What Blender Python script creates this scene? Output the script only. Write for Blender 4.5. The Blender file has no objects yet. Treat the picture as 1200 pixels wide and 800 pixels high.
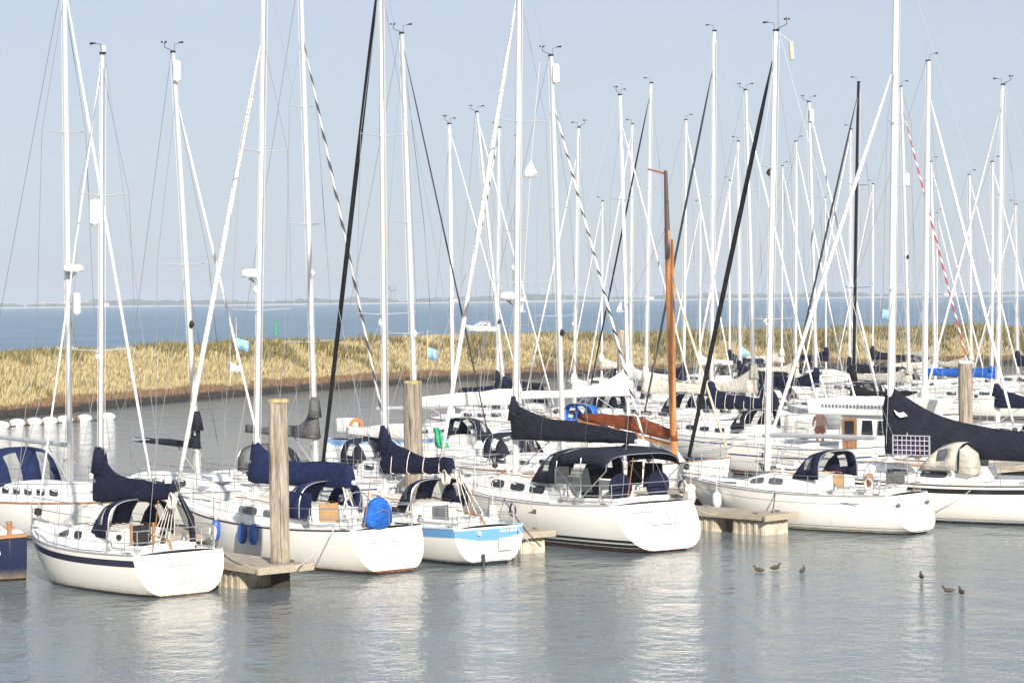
import bpy, bmesh, math, random
import numpy as np
from mathutils import Vector, Matrix, noise as mnoise
R = math.radians
rnd = random.Random(7)
scene = bpy.context.scene
COL = scene.collection

# ------------------------------------------------------------------ camera
F = 2800.0                      # focal length in pixels of the 1200 px wide photograph
CAMH = 7.0
ROLL, PITCH = R(0.70), math.atan(50 / F)
fwd = Vector((0, math.cos(PITCH), -math.sin(PITCH)))
up0 = Vector((0, math.sin(PITCH), math.cos(PITCH)))
rt0 = Vector((1, 0, 0))
upv = up0 * math.cos(ROLL) + rt0 * math.sin(ROLL)
rtv = rt0 * math.cos(ROLL) - up0 * math.sin(ROLL)
cam = bpy.data.objects.new("camera", bpy.data.cameras.new("camera"))
COL.objects.link(cam)
cam.data.sensor_width = 36.0
cam.data.sensor_fit = 'HORIZONTAL'
cam.data.lens = F / 1200 * 36.0
cam.data.clip_start = 0.5
cam.data.clip_end = 30000
m = Matrix((rtv, upv, -fwd)).transposed().to_4x4()
m.translation = Vector((0, 0, CAMH))
cam.matrix_world = m
scene.camera = cam

# ------------------------------------------------------------------ light
SUN_EL, SUN_AZ = 27.0, 165.5    # azimuth clockwise from +Y (the view direction)
sdir = Vector((math.sin(R(SUN_AZ)) * math.cos(R(SUN_EL)), math.cos(R(SUN_AZ)) * math.cos(R(SUN_EL)), math.sin(R(SUN_EL))))
sl = bpy.data.lights.new("sun", 'SUN')
sl.energy = 4.2
sl.angle = R(0.55)
sl.color = (1.0, 0.93, 0.83)
so = bpy.data.objects.new("sun", sl)
so.rotation_euler = sdir.to_track_quat('Z', 'Y').to_euler()
so.location = (20, -40, 60)
COL.objects.link(so)
w = bpy.data.worlds.new("World")
scene.world = w
w.use_nodes = True
nt = w.node_tree
bgn = nt.nodes["Background"]
sky = nt.nodes.new("ShaderNodeTexSky")
sky.sky_type = 'NISHITA'
sky.sun_disc = False
sky.sun_elevation = R(SUN_EL)
sky.sun_rotation = R(SUN_AZ)
sky.altitude = 0
sky.air_density = 1.0
sky.dust_density = 1.2
sky.ozone_density = 2.5
# lift the lookup so that the murky last degrees over the horizon stay thin
tcw = nt.nodes.new("ShaderNodeTexCoord")
mpw = nt.nodes.new("ShaderNodeVectorMath")
mpw.operation = 'MULTIPLY_ADD'
mpw.inputs[1].default_value = (1, 1, .8)
mpw.inputs[2].default_value = (0, 0, .025)
nt.links.new(tcw.outputs["Generated"], mpw.inputs[0])
nt.links.new(mpw.outputs[0], sky.inputs[0])
pale = nt.nodes.new("ShaderNodeMix")
pale.data_type = 'RGBA'
pale.inputs[0].default_value = .80
pale.inputs[7].default_value = (3.05, 3.25, 3.8, 1)      # thin high overcast over the blue
nt.links.new(sky.outputs[0], pale.inputs[6])
nz_ = nt.nodes.new("ShaderNodeTexNoise")
nz_.inputs["Scale"].default_value = 5.0
nz_.inputs["Detail"].default_value = 5
mpn = nt.nodes.new("ShaderNodeMapping")
mpn.inputs["Scale"].default_value = (1, 1, 5)
nt.links.new(tcw.outputs["Generated"], mpn.inputs[0])
nt.links.new(mpn.outputs[0], nz_.inputs["Vector"])
veil = nt.nodes.new("ShaderNodeMix")
veil.data_type = 'RGBA'
veil.inputs[6].default_value = (2.88, 3.10, 3.68, 1)
veil.inputs[7].default_value = (3.25, 3.42, 3.92, 1)
nt.links.new(nz_.outputs[0], veil.inputs[0])
nt.links.new(veil.outputs[2], pale.inputs[7])
nt.links.new(pale.outputs[2], bgn.inputs[0])
bgn.inputs[1].default_value = 0.10
scene.view_settings.view_transform = 'Standard'
scene.view_settings.look = 'None'
scene.view_settings.exposure = 0.85
scene.view_settings.gamma = 1.0
scene.view_settings.use_curve_mapping = False
try:
    scene.cycles.max_bounces = 8
    scene.cycles.transparent_max_bounces = 12
    scene.cycles.volume_bounces = 0
    scene.cycles.sample_clamp_indirect = 4.0
except Exception:
    pass


def P(px, py, D):
    """world point seen at photo pixel (px, py) at depth D"""
    d = fwd + rtv * ((px - 600) / F) + upv * ((400 - py) / F)
    return Vector((0, 0, CAMH)) + d * (D / d.y)


def W(px, py, z=0.0):
    d = fwd + rtv * ((px - 600) / F) + upv * ((400 - py) / F)
    return Vector((0, 0, CAMH)) + d * ((z - CAMH) / d.z)


def XZ(px, z, D):
    """point at depth D and height z that is seen in column px"""
    py = 350
    for _ in range(4):
        p = P(px, py, D)
        py += (p.z - z) * F / D
    return P(px, py, D)


# ------------------------------------------------------------------ materials
MATS = {}


class NT:
    def __init__(self, name):
        self.m = bpy.data.materials.new(name)
        self.m.use_nodes = True
        self.t = self.m.node_tree
        self.b = self.t.nodes["Principled BSDF"]
        self.out = self.t.nodes["Material Output"]

    def n(self, typ, **kw):
        x = self.t.nodes.new(typ)
        for k, v in kw.items():
            setattr(x, k, v)
        return x

    def l(self, a, b):
        self.t.links.new(a, b)

    def math(self, op, a, b=None, c=None):
        x = self.n("ShaderNodeMath", operation=op)
        for i, v in enumerate((a, b, c)):
            if v is None:
                continue
            if isinstance(v, (int, float)):
                x.inputs[i].default_value = v
            else:
                self.l(v, x.inputs[i])
        return x.outputs[0]

    def mix(self, fac, a, b):
        x = self.n("ShaderNodeMix", data_type='RGBA')
        for s, v in ((x.inputs[0], fac), (x.inputs[6], a), (x.inputs[7], b)):
            if isinstance(v, (int, float)):
                s.default_value = v
            elif isinstance(v, tuple):
                s.default_value = (*v, 1)
            else:
                self.l(v, s)
        return x.outputs[2]

    def noise(self, scale, detail=4, rough=.6, vec=None, stretch=None):
        x = self.n("ShaderNodeTexNoise")
        x.inputs["Scale"].default_value = scale
        x.inputs["Detail"].default_value = detail
        x.inputs["Roughness"].default_value = rough
        if vec is None:
            vec = self.n("ShaderNodeTexCoord").outputs["Object"]
        if stretch:
            mp = self.n("ShaderNodeMapping")
            mp.inputs["Scale"].default_value = stretch
            self.l(vec, mp.inputs[0])
            vec = mp.outputs[0]
        self.l(vec, x.inputs["Vector"])
        return x.outputs[0]

    def ramp(self, fac, lo, hi):
        x = self.n("ShaderNodeMapRange")
        x.interpolation_type = 'SMOOTHSTEP'
        self.l(fac, x.inputs[0])
        x.inputs[1].default_value, x.inputs[2].default_value = lo, hi
        return x.outputs[0]

    def bump(self, h, strength, dist=.02):
        x = self.n("ShaderNodeBump")
        x.inputs["Strength"].default_value = strength
        x.inputs["Distance"].default_value = dist
        self.l(h, x.inputs["Height"])
        self.l(x.outputs[0], self.b.inputs["Normal"])


def mat(name, col, rough=.5, metal=0., var=.18, scale=6., bump=0., bscale=30., coat=0., stretch=None, dark=None):
    if name in MATS:
        return MATS[name]
    k = NT(name)
    f = k.noise(scale, 5, .65, stretch=stretch)
    f = k.ramp(f, .3, .7)
    dark = dark or tuple(c * (1 - var) for c in col)
    k.l(k.mix(f, dark, tuple(min(1, c * (1 + var * .4)) for c in col)), k.b.inputs["Base Color"])
    k.b.inputs["Metallic"].default_value = metal
    k.b.inputs["Roughness"].default_value = rough
    k.b.inputs["Coat Weight"].default_value = coat
    if bump:
        k.bump(k.noise(bscale, 4, .6, stretch=stretch), bump)
    MATS[name] = k.m
    return k.m


def hull_mat(name, top=(.82, .80, .75), boot=(), sheer=(), antifoul=(.05, .02, .012), af_z=.05, rough=.22):
    """gelcoat; boot = stripes by height, sheer = stripes by distance under the deck edge"""
    if name in MATS:
        return MATS[name]
    k = NT(name)
    tc = k.n("ShaderNodeTexCoord")
    sx = k.n("ShaderNodeSeparateXYZ")
    k.l(tc.outputs["Object"], sx.inputs[0])
    z = sx.outputs[2]
    at = k.n("ShaderNodeAttribute", attribute_name="sheer")
    s = at.outputs["Fac"]
    grime = k.noise(1.6, 6, .7, stretch=(1, 1, .35))
    c = k.mix(k.math('MULTIPLY', k.ramp(grime, .42, .75), .22), top, tuple(v * d for v, d in zip(top, (.86, .78, .62))))
    # yellowed scum band above the waterline
    nz = k.math('ADD', z, k.math('MULTIPLY', k.math('SUBTRACT', k.noise(3.5, 5, .7), .5), .22))
    band = k.math('SUBTRACT', 1., k.ramp(nz, .02, .36))
    c = k.mix(k.math('MULTIPLY', band, .30), c, (.52, .40, .24))
    st = k.ramp(k.noise(1.0, 4, .6, stretch=(5, 5, .25)), .60, .76)
    c = k.mix(k.math('MULTIPLY', st, .20), c, (.45, .38, .28))
    slime = k.math('SUBTRACT', 1., k.ramp(nz, .02, .17))
    c = k.mix(k.math('MULTIPLY', slime, .55), c, (.27, .19, .085))
    for a, b, col in boot:
        f = k.math('MULTIPLY', k.math('GREATER_THAN', z, a), k.math('LESS_THAN', z, b))
        c = k.mix(f, c, col)
    for a, b, col in sheer:
        f = k.math('MULTIPLY', k.math('GREATER_THAN', s, a), k.math('LESS_THAN', s, b))
        c = k.mix(f, c, col)
    nz2 = k.math('ADD', z, k.math('MULTIPLY', k.math('SUBTRACT', k.noise(6, 4, .7), .5), .05))
    c = k.mix(k.math('LESS_THAN', nz2, af_z), c, antifoul)
    k.l(c, k.b.inputs["Base Color"])
    k.b.inputs["Roughness"].default_value = rough
    k.b.inputs["Coat Weight"].default_value = .25
    k.bump(k.noise(1.2, 3, .5), .05, .03)
    MATS[name] = k.m
    return k.m


def stripe_mat(name, a, b, turns=1.6, duty=.5):
    """furled sail with a spiralling strip of protective cloth"""
    k = NT(name)
    uv = k.n("ShaderNodeUVMap")
    sx = k.n("ShaderNodeSeparateXYZ")
    k.l(uv.outputs[0], sx.inputs[0])
    f = k.math('FRACT', k.math('ADD', k.math('MULTIPLY', sx.outputs[1], turns), sx.outputs[0]))
    k.l(k.mix(k.math('LESS_THAN', f, duty), a, b), k.b.inputs["Base Color"])
    k.b.inputs["Roughness"].default_value = .8
    MATS[name] = k.m
    return k.m


def cloth(name, col, var=.25):
    if name in MATS:
        return MATS[name]
    k = NT(name)
    f = k.ramp(k.noise(3.0, 6, .7), .35, .7)
    k.l(k.mix(f, tuple(c * (1 - var) for c in col), tuple(c * (1 + var) for c in col)), k.b.inputs["Base Color"])
    k.b.inputs["Roughness"].default_value = .85
    k.b.inputs["Specular IOR Level"].default_value = .2
    h = k.math('ADD', k.noise(5, 5, .6, stretch=(1, 1, 2.5)), k.math('MULTIPLY', k.noise(40, 2), .15))
    k.bump(h, .9, .09)
    MATS[name] = k.m
    return k.m


def clear(name, tint, amount):
    k = NT(name)
    tr = k.n("ShaderNodeBsdfTransparent")
    tr.inputs[0].default_value = (*tint, 1)
    mx = k.n("ShaderNodeMixShader")
    mx.inputs[0].default_value = amount
    k.b.inputs["Base Color"].default_value = (.26, .27, .27, 1)
    k.b.inputs["Roughness"].default_value = .12
    k.l(tr.outputs[0], mx.inputs[1])
    k.l(k.b.outputs[0], mx.inputs[2])
    k.l(mx.outputs[0], k.out.inputs[0])
    MATS[name] = k.m
    return k.m


DECK = mat("deck_gelcoat", (.80, .79, .76), .42, var=.10, scale=2.5, bump=.1, bscale=60)
GREYDECK = mat("deck_nonslip", (.62, .64, .66), .7, var=.1, scale=3, bump=.2, bscale=120)
WHITE = mat("white_plastic", (.82, .82, .80), .35, var=.06)
ALU = mat("mast_alloy", (.50, .51, .52), .4, metal=.3, var=.08, scale=1.5)
ALUW = mat("mast_white_paint", (.68, .68, .67), .3, var=.06, scale=1.5)
ALUG = mat("boom_alloy", (.55, .56, .57), .36, metal=.5, var=.1, scale=2)
BLACKM = mat("mast_black_paint", (.012, .012, .014), .3, var=.1)
STEEL = mat("stainless_steel", (.60, .60, .60), .25, metal=.9, var=.05)
WIRE = mat("rigging_wire", (.20, .21, .23), .5, metal=.3, var=.08)
ROPE = mat("white_rope", (.62, .58, .50), .9, var=.2, scale=20)
DROPE = mat("dark_rope", (.03, .032, .04), .9, var=.2, scale=20)
GLASS = mat("dark_window_acrylic", (.018, .022, .028), .08, var=.3)
GREYGLASS = mat("grey_window_acrylic", (.10, .11, .12), .12, var=.3)
VINYL = clear("clear_hood_vinyl", (.82, .84, .84), .24)
NAVY = cloth("navy_canvas", (.011, .013, .036))
NAVYB = cloth("blue_navy_canvas", (.013, .022, .075))
CHAR = cloth("charcoal_canvas", (.017, .018, .030))
GREYC = cloth("grey_canvas", (.12, .12, .12))
BEIGE = cloth("beige_canvas", (.50, .47, .40), .12)
ROYAL = cloth("royal_blue_canvas", (.02, .12, .48))
TAN = cloth("tan_brown_canvas", (.20, .055, .022))
CREAM = cloth("cream_canvas", (.70, .66, .56), .1)
WCLOTH = cloth("white_sailcloth", (.76, .75, .71), .06)
BLKCL = cloth("black_sail_strip", (.012, .012, .014))
SPIRAL = stripe_mat("black_spiral_on_white_sail", (.018, .018, .02), (.62, .61, .59), 1.4, .74)
SPIRALG = stripe_mat("grey_spiral_on_white_sail", (.045, .048, .055), (.42, .42, .42), 1.0, .6)
SPIRALR = stripe_mat("red_spiral_on_white_sail", (.34, .05, .06), (.74, .72, .68), 1.3, .34)
TEAK = mat("teak", (.34, .17, .075), .55, var=.35, scale=5, bump=.2, stretch=(1, 8, 8))
VARNISH = mat("varnished_spar", (.52, .21, .06), .25, var=.3, scale=3, coat=.5, stretch=(4, 4, .6))
RED = mat("red_plastic", (.45, .04, .03), .5, var=.15)
ORANGE = mat("orange_plastic", (.75, .16, .03), .5, var=.15)
BLACK = mat("black_rubber", (.015, .015, .015), .6)
GREENP = mat("green_paint", (.01, .30, .12), .45)
LETTER = mat("grey_lettering", (.16, .17, .20), .6)


def pile_wood():
    k = NT("weathered_pile_wood")
    tc = k.n("ShaderNodeTexCoord")
    sx = k.n("ShaderNodeSeparateXYZ")
    k.l(tc.outputs["Object"], sx.inputs[0])
    g = k.noise(1.4, 8, .75, stretch=(7, 7, .55))
    c = k.mix(k.ramp(g, .3, .7), (.13, .10, .075), (.47, .41, .33))
    cr = k.noise(1.0, 4, .6, stretch=(16, 16, .5))
    c = k.mix(k.math('MULTIPLY', k.ramp(cr, .56, .68), .9), c, (.05, .035, .022))
    lich = k.ramp(k.noise(4, 5, .7), .58, .7)
    alg = k.math('MULTIPLY', lich, k.math('SUBTRACT', 1., k.ramp(sx.outputs[2], .9, 2.1)))
    c = k.mix(k.math('MULTIPLY', alg, .8), c, (.40, .26, .06))
    wet = k.math('SUBTRACT', 1., k.ramp(k.math('ADD', sx.outputs[2], k.math('MULTIPLY', k.noise(5), .35)), .55, .95))
    c = k.mix(wet, c, (.035, .026, .018))
    k.l(c, k.b.inputs["Base Color"])
    k.b.inputs["Roughness"].default_value = .9
    k.bump(k.math('ADD', g, k.math('MULTIPLY', cr, 1.2)), 1.0, .05)
    MATS["pile"] = k.m


pile_wood()


# ------------------------------------------------------------------ mesh builder
class MB:
    def __init__(s):
        s.v, s.f, s.mi, s.sm, s.uv, s.at = [], [], [], [], [], []

    def _add(s, vs, fs, mi=0, smooth=True, uv=None, at=None):
        o = len(s.v)
        s.v += [tuple(x) for x in vs]
        s.uv += uv if uv else [(0, 0)] * len(vs)
        s.at += at if at else [0.] * len(vs)
        for f in fs:
            s.f.append([i + o for i in f])
            s.mi.append(mi)
            s.sm.append(smooth)
        return s

    def tube(s, pts, r, n=8, mi=0, caps=True, sq=1.0, spiral=False, sqdir=None):
        pts = [Vector(p) for p in pts]
        rs = r if isinstance(r, (list, tuple)) else [r] * len(pts)
        t0 = (pts[1] - pts[0]).normalized()
        ref = Vector(sqdir) if sqdir else (Vector((0, 0, 1)) if abs(t0.z) < .9 else Vector((1, 0, 0)))
        vs, uv, ln = [], [], 0.
        nn = n + 1 if spiral else n
        for i, p in enumerate(pts):
            if i == 0:
                t = t0
            elif i == len(pts) - 1:
                t = (pts[-1] - pts[-2]).normalized()
            else:
                t = ((pts[i] - pts[i - 1]).normalized() + (pts[i + 1] - pts[i]).normalized()).normalized()
            if i:
                ln += (p - pts[i - 1]).length
            u = (ref - t * ref.dot(t))
            u = u.normalized() if u.length > 1e-5 else t.orthogonal().normalized()
            ref = u
            v = t.cross(u)
            for j in range(nn):
                a = 2 * math.pi * j / n
                vs.append(p + u * math.cos(a) * rs[i] + v * math.sin(a) * rs[i] * sq)
                uv.append((j / n, ln))
        fs = []
        for i in range(len(pts) - 1):
            for j in range(n):
                k = (j + 1) if spiral else (j + 1) % n
                fs.append([i * nn + j, i * nn + k, (i + 1) * nn + k, (i + 1) * nn + j])
        if caps:
            fs.append(list(range(n))[::-1])
            fs.append([(len(pts) - 1) * nn + j for j in range(n)])
        return s._add(vs, fs, mi, True, uv)

    def box(s, c, size, mi=0, rz=0., taper=1.0):
        cx, cy, cz = c
        a, b, h = size[0] / 2, size[1] / 2, size[2] / 2
        ca, sa = math.cos(rz), math.sin(rz)
        vs = []
        for z, k in ((-h, 1), (h, taper)):
            for x, y in ((-a, -b), (a, -b), (a, b), (-a, b)):
                x, y = x * k, y * k
                vs.append((cx + x * ca - y * sa, cy + x * sa + y * ca, cz + z))
        return s._add(vs, [[3, 2, 1, 0], [4, 5, 6, 7], [0, 1, 5, 4], [1, 2, 6, 5], [2, 3, 7, 6], [3, 0, 4, 7]], mi, False)

    def loft(s, rings, close=True, cap0=False, cap1=False, mi=0, smooth=True, at=None):
        n = len(rings[0])
        vs = [p for r in rings for p in r]
        fs = []
        for i in range(len(rings) - 1):
            for j in range(n if close else n - 1):
                k = (j + 1) % n
                fs.append([i * n + j, i * n + k, (i + 1) * n + k, (i + 1) * n + j])
        if cap0:
            fs.append(list(range(n))[::-1])
        if cap1:
            fs.append([(len(rings) - 1) * n + j for j in range(n)])
        return s._add(vs, fs, mi, smooth, None, at)

    def ell(s, c, r, nu=12, nv=8, mi=0, axis=None):
        """ellipsoid"""
        rot = Matrix.Identity(3) if axis is None else Vector(axis).to_track_quat('Z', 'Y').to_matrix()
        rings = []
        for i in range(nv + 1):
            th = math.pi * (i + .02 * (i == 0) - .02 * (i == nv)) / nv
            rings.append([Vector(c) + rot @ Vector((r[0] * math.sin(th) * math.cos(2 * math.pi * j / nu),
                          r[1] * math.sin(th) * math.sin(2 * math.pi * j / nu), -r[2] * math.cos(th))) for j in range(nu)])
        return s.loft(rings, True, True, True, mi)

    def poly(s, pts, thick=0., mi=0):
        """flat outline given a thickness along its normal"""
        pts = [Vector(p) for p in pts]
        n = len(pts)
        if not thick:
            return s._add(pts, [list(range(n))], mi, False)
        nm = Vector((0, 0, 0))
        for i in range(n):
            nm += (pts[i] - pts[0]).cross(pts[(i + 1) % n] - pts[0])
        nm.normalize()
        fs = [list(range(n)), list(range(n, 2 * n))[::-1]]
        for i in range(n):
            k = (i + 1) % n
            fs.append([k, i, n + i, n + k])
        return s._add(pts + [p - nm * thick for p in pts], fs, mi, False)

    def ring(s, c, rad, r, axis, n=20, k=6, mi=0):
        q = Vector(axis).to_track_quat('Z', 'Y')
        pts = [Vector(c) + q @ Vector((rad * math.cos(2 * math.pi * i / n), rad * math.sin(2 * math.pi * i / n), 0)) for i in range(n + 1)]
        return s.tube(pts, r, k, mi, False)

    def build(s, name, mats, parent=None, sharp=40, bevel=0., solid=0., loc=None, attr=False):
        me = bpy.data.meshes.new(name)
        me.from_pydata(s.v, [], s.f)
        if not isinstance(mats, (list, tuple)):
            mats = [mats]
        for x in mats:
            me.materials.append(x)
        me.polygons.foreach_set("material_index", s.mi)
        me.polygons.foreach_set("use_smooth", s.sm)
        if any(u != (0, 0) for u in s.uv):
            ul = me.uv_layers.new(name="UVMap")
            li = np.empty(len(me.loops), dtype=np.int32)
            me.loops.foreach_get("vertex_index", li)
            ul.data.foreach_set("uv", np.array(s.uv, dtype=np.float32)[li].ravel())
        if attr:
            a = me.attributes.new("sheer", 'FLOAT', 'POINT')
            a.data.foreach_set("value", np.array(s.at, dtype=np.float32))
        if sharp:
            try:
                me.set_sharp_from_angle(angle=R(sharp))
            except Exception:
                pass
        me.update()
        o = bpy.data.objects.new(name, me)
        COL.objects.link(o)
        if parent:
            o.parent = parent
        if loc is not None:
            o.location = loc
        if bevel:
            b = o.modifiers.new("bevel", 'BEVEL')
            b.width = bevel
            b.segments = 2
            b.limit_method = 'ANGLE'
        if solid:
            b = o.modifiers.new("solid", 'SOLIDIFY')
            b.thickness = solid
            b.offset = 0
        return o


def tag(o, label=None, cat=None, group=None, kind=None):
    if label:
        o["label"] = label
    if cat:
        o["category"] = cat
    if group:
        o["group"] = group
    if kind:
        o["kind"] = kind
    return o


def thing(name, label, cat, loc=(0, 0, 0), rz=0., group=None):
    o = bpy.data.objects.new(name, None)
    o.empty_display_size = .3
    COL.objects.link(o)
    o.location = loc
    o.rotation_euler = (0, 0, rz)
    return tag(o, label, cat, group)


def lerp(a, b, t):
    return a + (b - a) * t


def sstep(a, b, x):
    t = max(0., min(1., (x - a) / (b - a)))
    return t * t * (3 - 2 * t)


# ------------------------------------------------------------------ water, sea, embankment
FOOT = [(-140, -80), (-80, 30), (-50, 95), (-40.5, 125), (-31.4, 146), (-28, 156), (-19.2, 180), (-7.3, 203), (7.6, 215), (22, 222), (41, 230), (90, 250), (320, 340)]
FOOT = [Vector((x, y, 0)) for x, y in FOOT]


def offs(line, d):
    out = []
    for i, p in enumerate(line):
        a, b = line[max(0, i - 1)], line[min(len(line) - 1, i + 1)]
        t = (b - a).normalized()
        out.append(p + Vector((-t.y, t.x, 0)) * d)
    return out


def resample(line, step):
    out, tot = [], 0
    for i in range(len(line) - 1):
        L = (line[i + 1] - line[i]).length
        n = max(1, int(L / step))
        for k in range(n):
            out.append(line[i].lerp(line[i + 1], k / n))
    out.append(line[-1])
    return out


def smooth_line(line, it=6):
    for _ in range(it):
        line = [line[0]] + [(line[i - 1] + line[i] * 2 + line[i + 1]) / 4 for i in range(1, len(line) - 1)] + [line[-1]]
    return line


FL = smooth_line(resample(FOOT, 4.0), 8)
MID = offs(FL, 14)


def water_mat(name, base, slope, sc, rough):
    k = NT(name)
    tc = k.n("ShaderNodeTexCoord")
    v = tc.outputs["Object"]
    h1 = k.noise(sc, 3, .55, v, (1, .8, 1))
    h2 = k.noise(sc * 3.3, 3, .6, v, (.8, 1, 1))
    h3 = k.noise(sc * .22, 2, .5, v, (1, .7, 1))
    h = k.math('ADD', k.math('ADD', k.math('MULTIPLY', h1, .5), k.math('MULTIPLY', h2, .17)), k.math('MULTIPLY', h3, 1.2))
    pat = k.ramp(k.noise(.05, 3, .5, v, (1, .35, 1)), .35, .65)
    k.l(k.mix(pat, base, tuple(c * 1.25 for c in base)), k.b.inputs["Base Color"])
    k.b.inputs["Roughness"].default_value = rough
    k.b.inputs["IOR"].default_value = 1.333
    k.bump(h, 1.0, slope)
    MATS[name] = k.m
    return k.m


WATER = water_mat("harbour_water", (.115, .145, .155), .08, 2.4, .045)
SEA = water_mat("open_sea", (.085, .15, .21), .9, .5, .35)
mb = MB()
mb.poly([(p.x, p.y, 0) for p in MID] + [(320, -80, 0)])
tag(mb.build("water", WATER), kind="structure")
mb = MB()
mb.poly([(p.x, p.y, 0) for p in reversed(MID)] + [(-9000, -80, 0), (-9000, 9000, 0), (9000, 9000, 0), (9000, 340, 0)])
tag(mb.build("sea", SEA), kind="structure")

PROF = [(0, -1.0), (.15, .1), (.5, .40), (1.3, .55), (4.5, 1.05), (6.0, 1.6), (8.0, 2.45), (10.0, 3.1), (11.5, 3.35), (14, 3.42), (16.5, 3.2), (19, 2.2), (22, .8), (25, -.8)]


def prof(d):
    for (a, za), (b, zb) in zip(PROF, PROF[1:]):
        if d <= b:
            return lerp(za, zb, (d - a) / (b - a))
    return -1


def ter_z(p, d):
    n = mnoise.noise(Vector((p.x * .12, p.y * .12, 0))) * .28 + mnoise.noise(Vector((p.x * .5, p.y * .5, 3))) * .10
    return prof(d) * (lerp(.84, .96, sstep(135, 205, p.y)) if d > 1 else 1) + n * sstep(.4, 5, d) * (1 - sstep(18, 22, d))


def bank_mat():
    k = NT("embankment_soil")
    tc = k.n("ShaderNodeTexCoord")
    sx = k.n("ShaderNodeSeparateXYZ")
    k.l(tc.outputs["Object"], sx.inputs[0])
    zz = k.math('ADD', sx.outputs[2], k.math('MULTIPLY', k.math('SUBTRACT', k.noise(.6, 5, .7), .5), .8))
    stone = k.mix(k.ramp(k.noise(2.2, 5, .7), .4, .7), (.016, .013, .010), (.055, .043, .032))
    marsh = k.mix(k.ramp(k.noise(.9, 6, .7), .35, .65), (.11, .06, .032), (.22, .14, .08))
    straw = k.mix(k.ramp(k.noise(.35, 6, .7), .4, .62), (.12, .095, .04), (.36, .27, .14))
    c = k.mix(k.ramp(zz, .38, .6), stone, marsh)
    c = k.mix(k.ramp(zz, .75, 1.1), c, straw)
    k.l(c, k.b.inputs["Base Color"])
    k.b.inputs["Roughness"].default_value = .95
    k.bump(k.noise(4, 6, .7), 1.0, .2)
    return k.m


bfl = smooth_line(resample(FOOT, 1.6), 30)
ds = [0, .15, .5, .9, 1.3, 2.2, 3.3, 4.5, 5.3, 6, 7, 8, 9, 10, 11.5, 13, 14, 16.5, 19, 22, 25]
rings = []
offl = [offs(bfl, d) for d in ds]
for i in range(len(bfl)):
    rings.append([(offl[j][i].x, offl[j][i].y, ter_z(offl[j][i], ds[j]) if 0 < j else -1.) for j in range(len(ds))])
mb = MB()
mb.loft(rings, close=False)
tag(mb.build("embankment", bank_mat(), sharp=0), kind="structure")

# tall dry grass on the bank: one mass nobody could count
ng = 190000
gr = np.random.default_rng(3)
vis = [i for i, p in enumerate(bfl) if p.y > 100 and p.x < 75]
i0, i1 = vis[0], vis[-1]
gv = np.empty((ng, 4, 3), dtype=np.float32)
gc = np.empty((ng, 4), dtype=np.float32)
for i in range(ng):
    s = rnd.uniform(i0, i1 - 1)
    k = int(s)
    u = rnd.random()
    if u < .86:
        d = rnd.uniform(2.4, 14.5)
    else:
        d = rnd.uniform(1.0, 4.2)
    ca, cb = bfl[k], bfl[k + 1]
    t = (cb - ca).normalized()
    p = ca.lerp(cb, s - k) + Vector((-t.y, t.x, 0)) * d
    z = ter_z(p, d)
    patch = mnoise.noise(Vector((p.x * .16, p.y * .16, 9))) + .55 * mnoise.noise(Vector((p.x * .5, p.y * .5, 4)))
    if d < 2.9 + 1.2 * patch:
        h = rnd.uniform(.10, .32)
        r0, g0, b0 = (.22, .135, .085) if rnd.random() < .7 else (.16, .13, .06)
    else:
        # drier on the lower slope, greener towards the crest
        gp = 1.5 * patch + 1.1 * mnoise.noise(Vector((p.x * .055, p.y * .055, 21))) + (d - 10.2) * .10 + .22 * sstep(150, 205, p.y)
        h = rnd.uniform(.22, .66) * (1.0 + .7 * patch) * (.35 + .65 * sstep(2., 5.5, d))
        if gp > .05:
            r0, g0, b0 = (.14, .12, .045) if rnd.random() < .72 else (.33, .27, .13)
        else:
            r0, g0, b0 = (.44, .37, .20) if rnd.random() < .75 else (.26, .20, .10)
    j = rnd.uniform(.84, 1.14)
    a = rnd.uniform(0, math.pi)
    wx, wy = math.cos(a) * .032, math.sin(a) * .032
    lx, ly = rnd.gauss(.18, .16) * h, rnd.gauss(0, .16) * h
    gv[i, 0] = (p.x - wx, p.y - wy, z - .05)
    gv[i, 1] = (p.x + wx, p.y + wy, z - .05)
    gv[i, 2] = (p.x + lx * .45 + wx * .7, p.y + ly * .45 + wy * .7, z + h * .6)
    gv[i, 3] = (p.x + lx, p.y + ly, z + h)
    gc[i] = (r0 * j, g0 * j, b0 * j, 1)
me = bpy.data.meshes.new("grass")
me.vertices.add(ng * 4)
me.vertices.foreach_set("co", gv.ravel())
idx = np.arange(ng, dtype=np.int32)[:, None] * 4
tri = np.concatenate([idx + np.array([[0, 1, 2]]), idx + np.array([[0, 2, 3]])], 1).astype(np.int32).ravel()
me.loops.add(ng * 6)
me.loops.foreach_set("vertex_index", tri)
me.polygons.add(ng * 2)
me.polygons.foreach_set("loop_start", np.arange(ng * 2, dtype=np.int32) * 3)
ca = me.color_attributes.new("tint", 'FLOAT_COLOR', 'POINT')
ca.data.foreach_set("color", np.repeat(gc, 4, axis=0).ravel())
me.update(calc_edges=True)
k = NT("dry_grass")
at = k.n("ShaderNodeAttribute", attribute_name="tint")
k.l(at.outputs["Color"], k.b.inputs["Base Color"])
k.b.inputs["Roughness"].default_value = .8
k.b.inputs["Specular IOR Level"].default_value = .2
me.materials.append(k.m)
go = bpy.data.objects.new("grass", me)
COL.objects.link(go)
tag(go, "tall dry golden and olive grass covering the embankment", "grass", kind="stuff")

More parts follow.
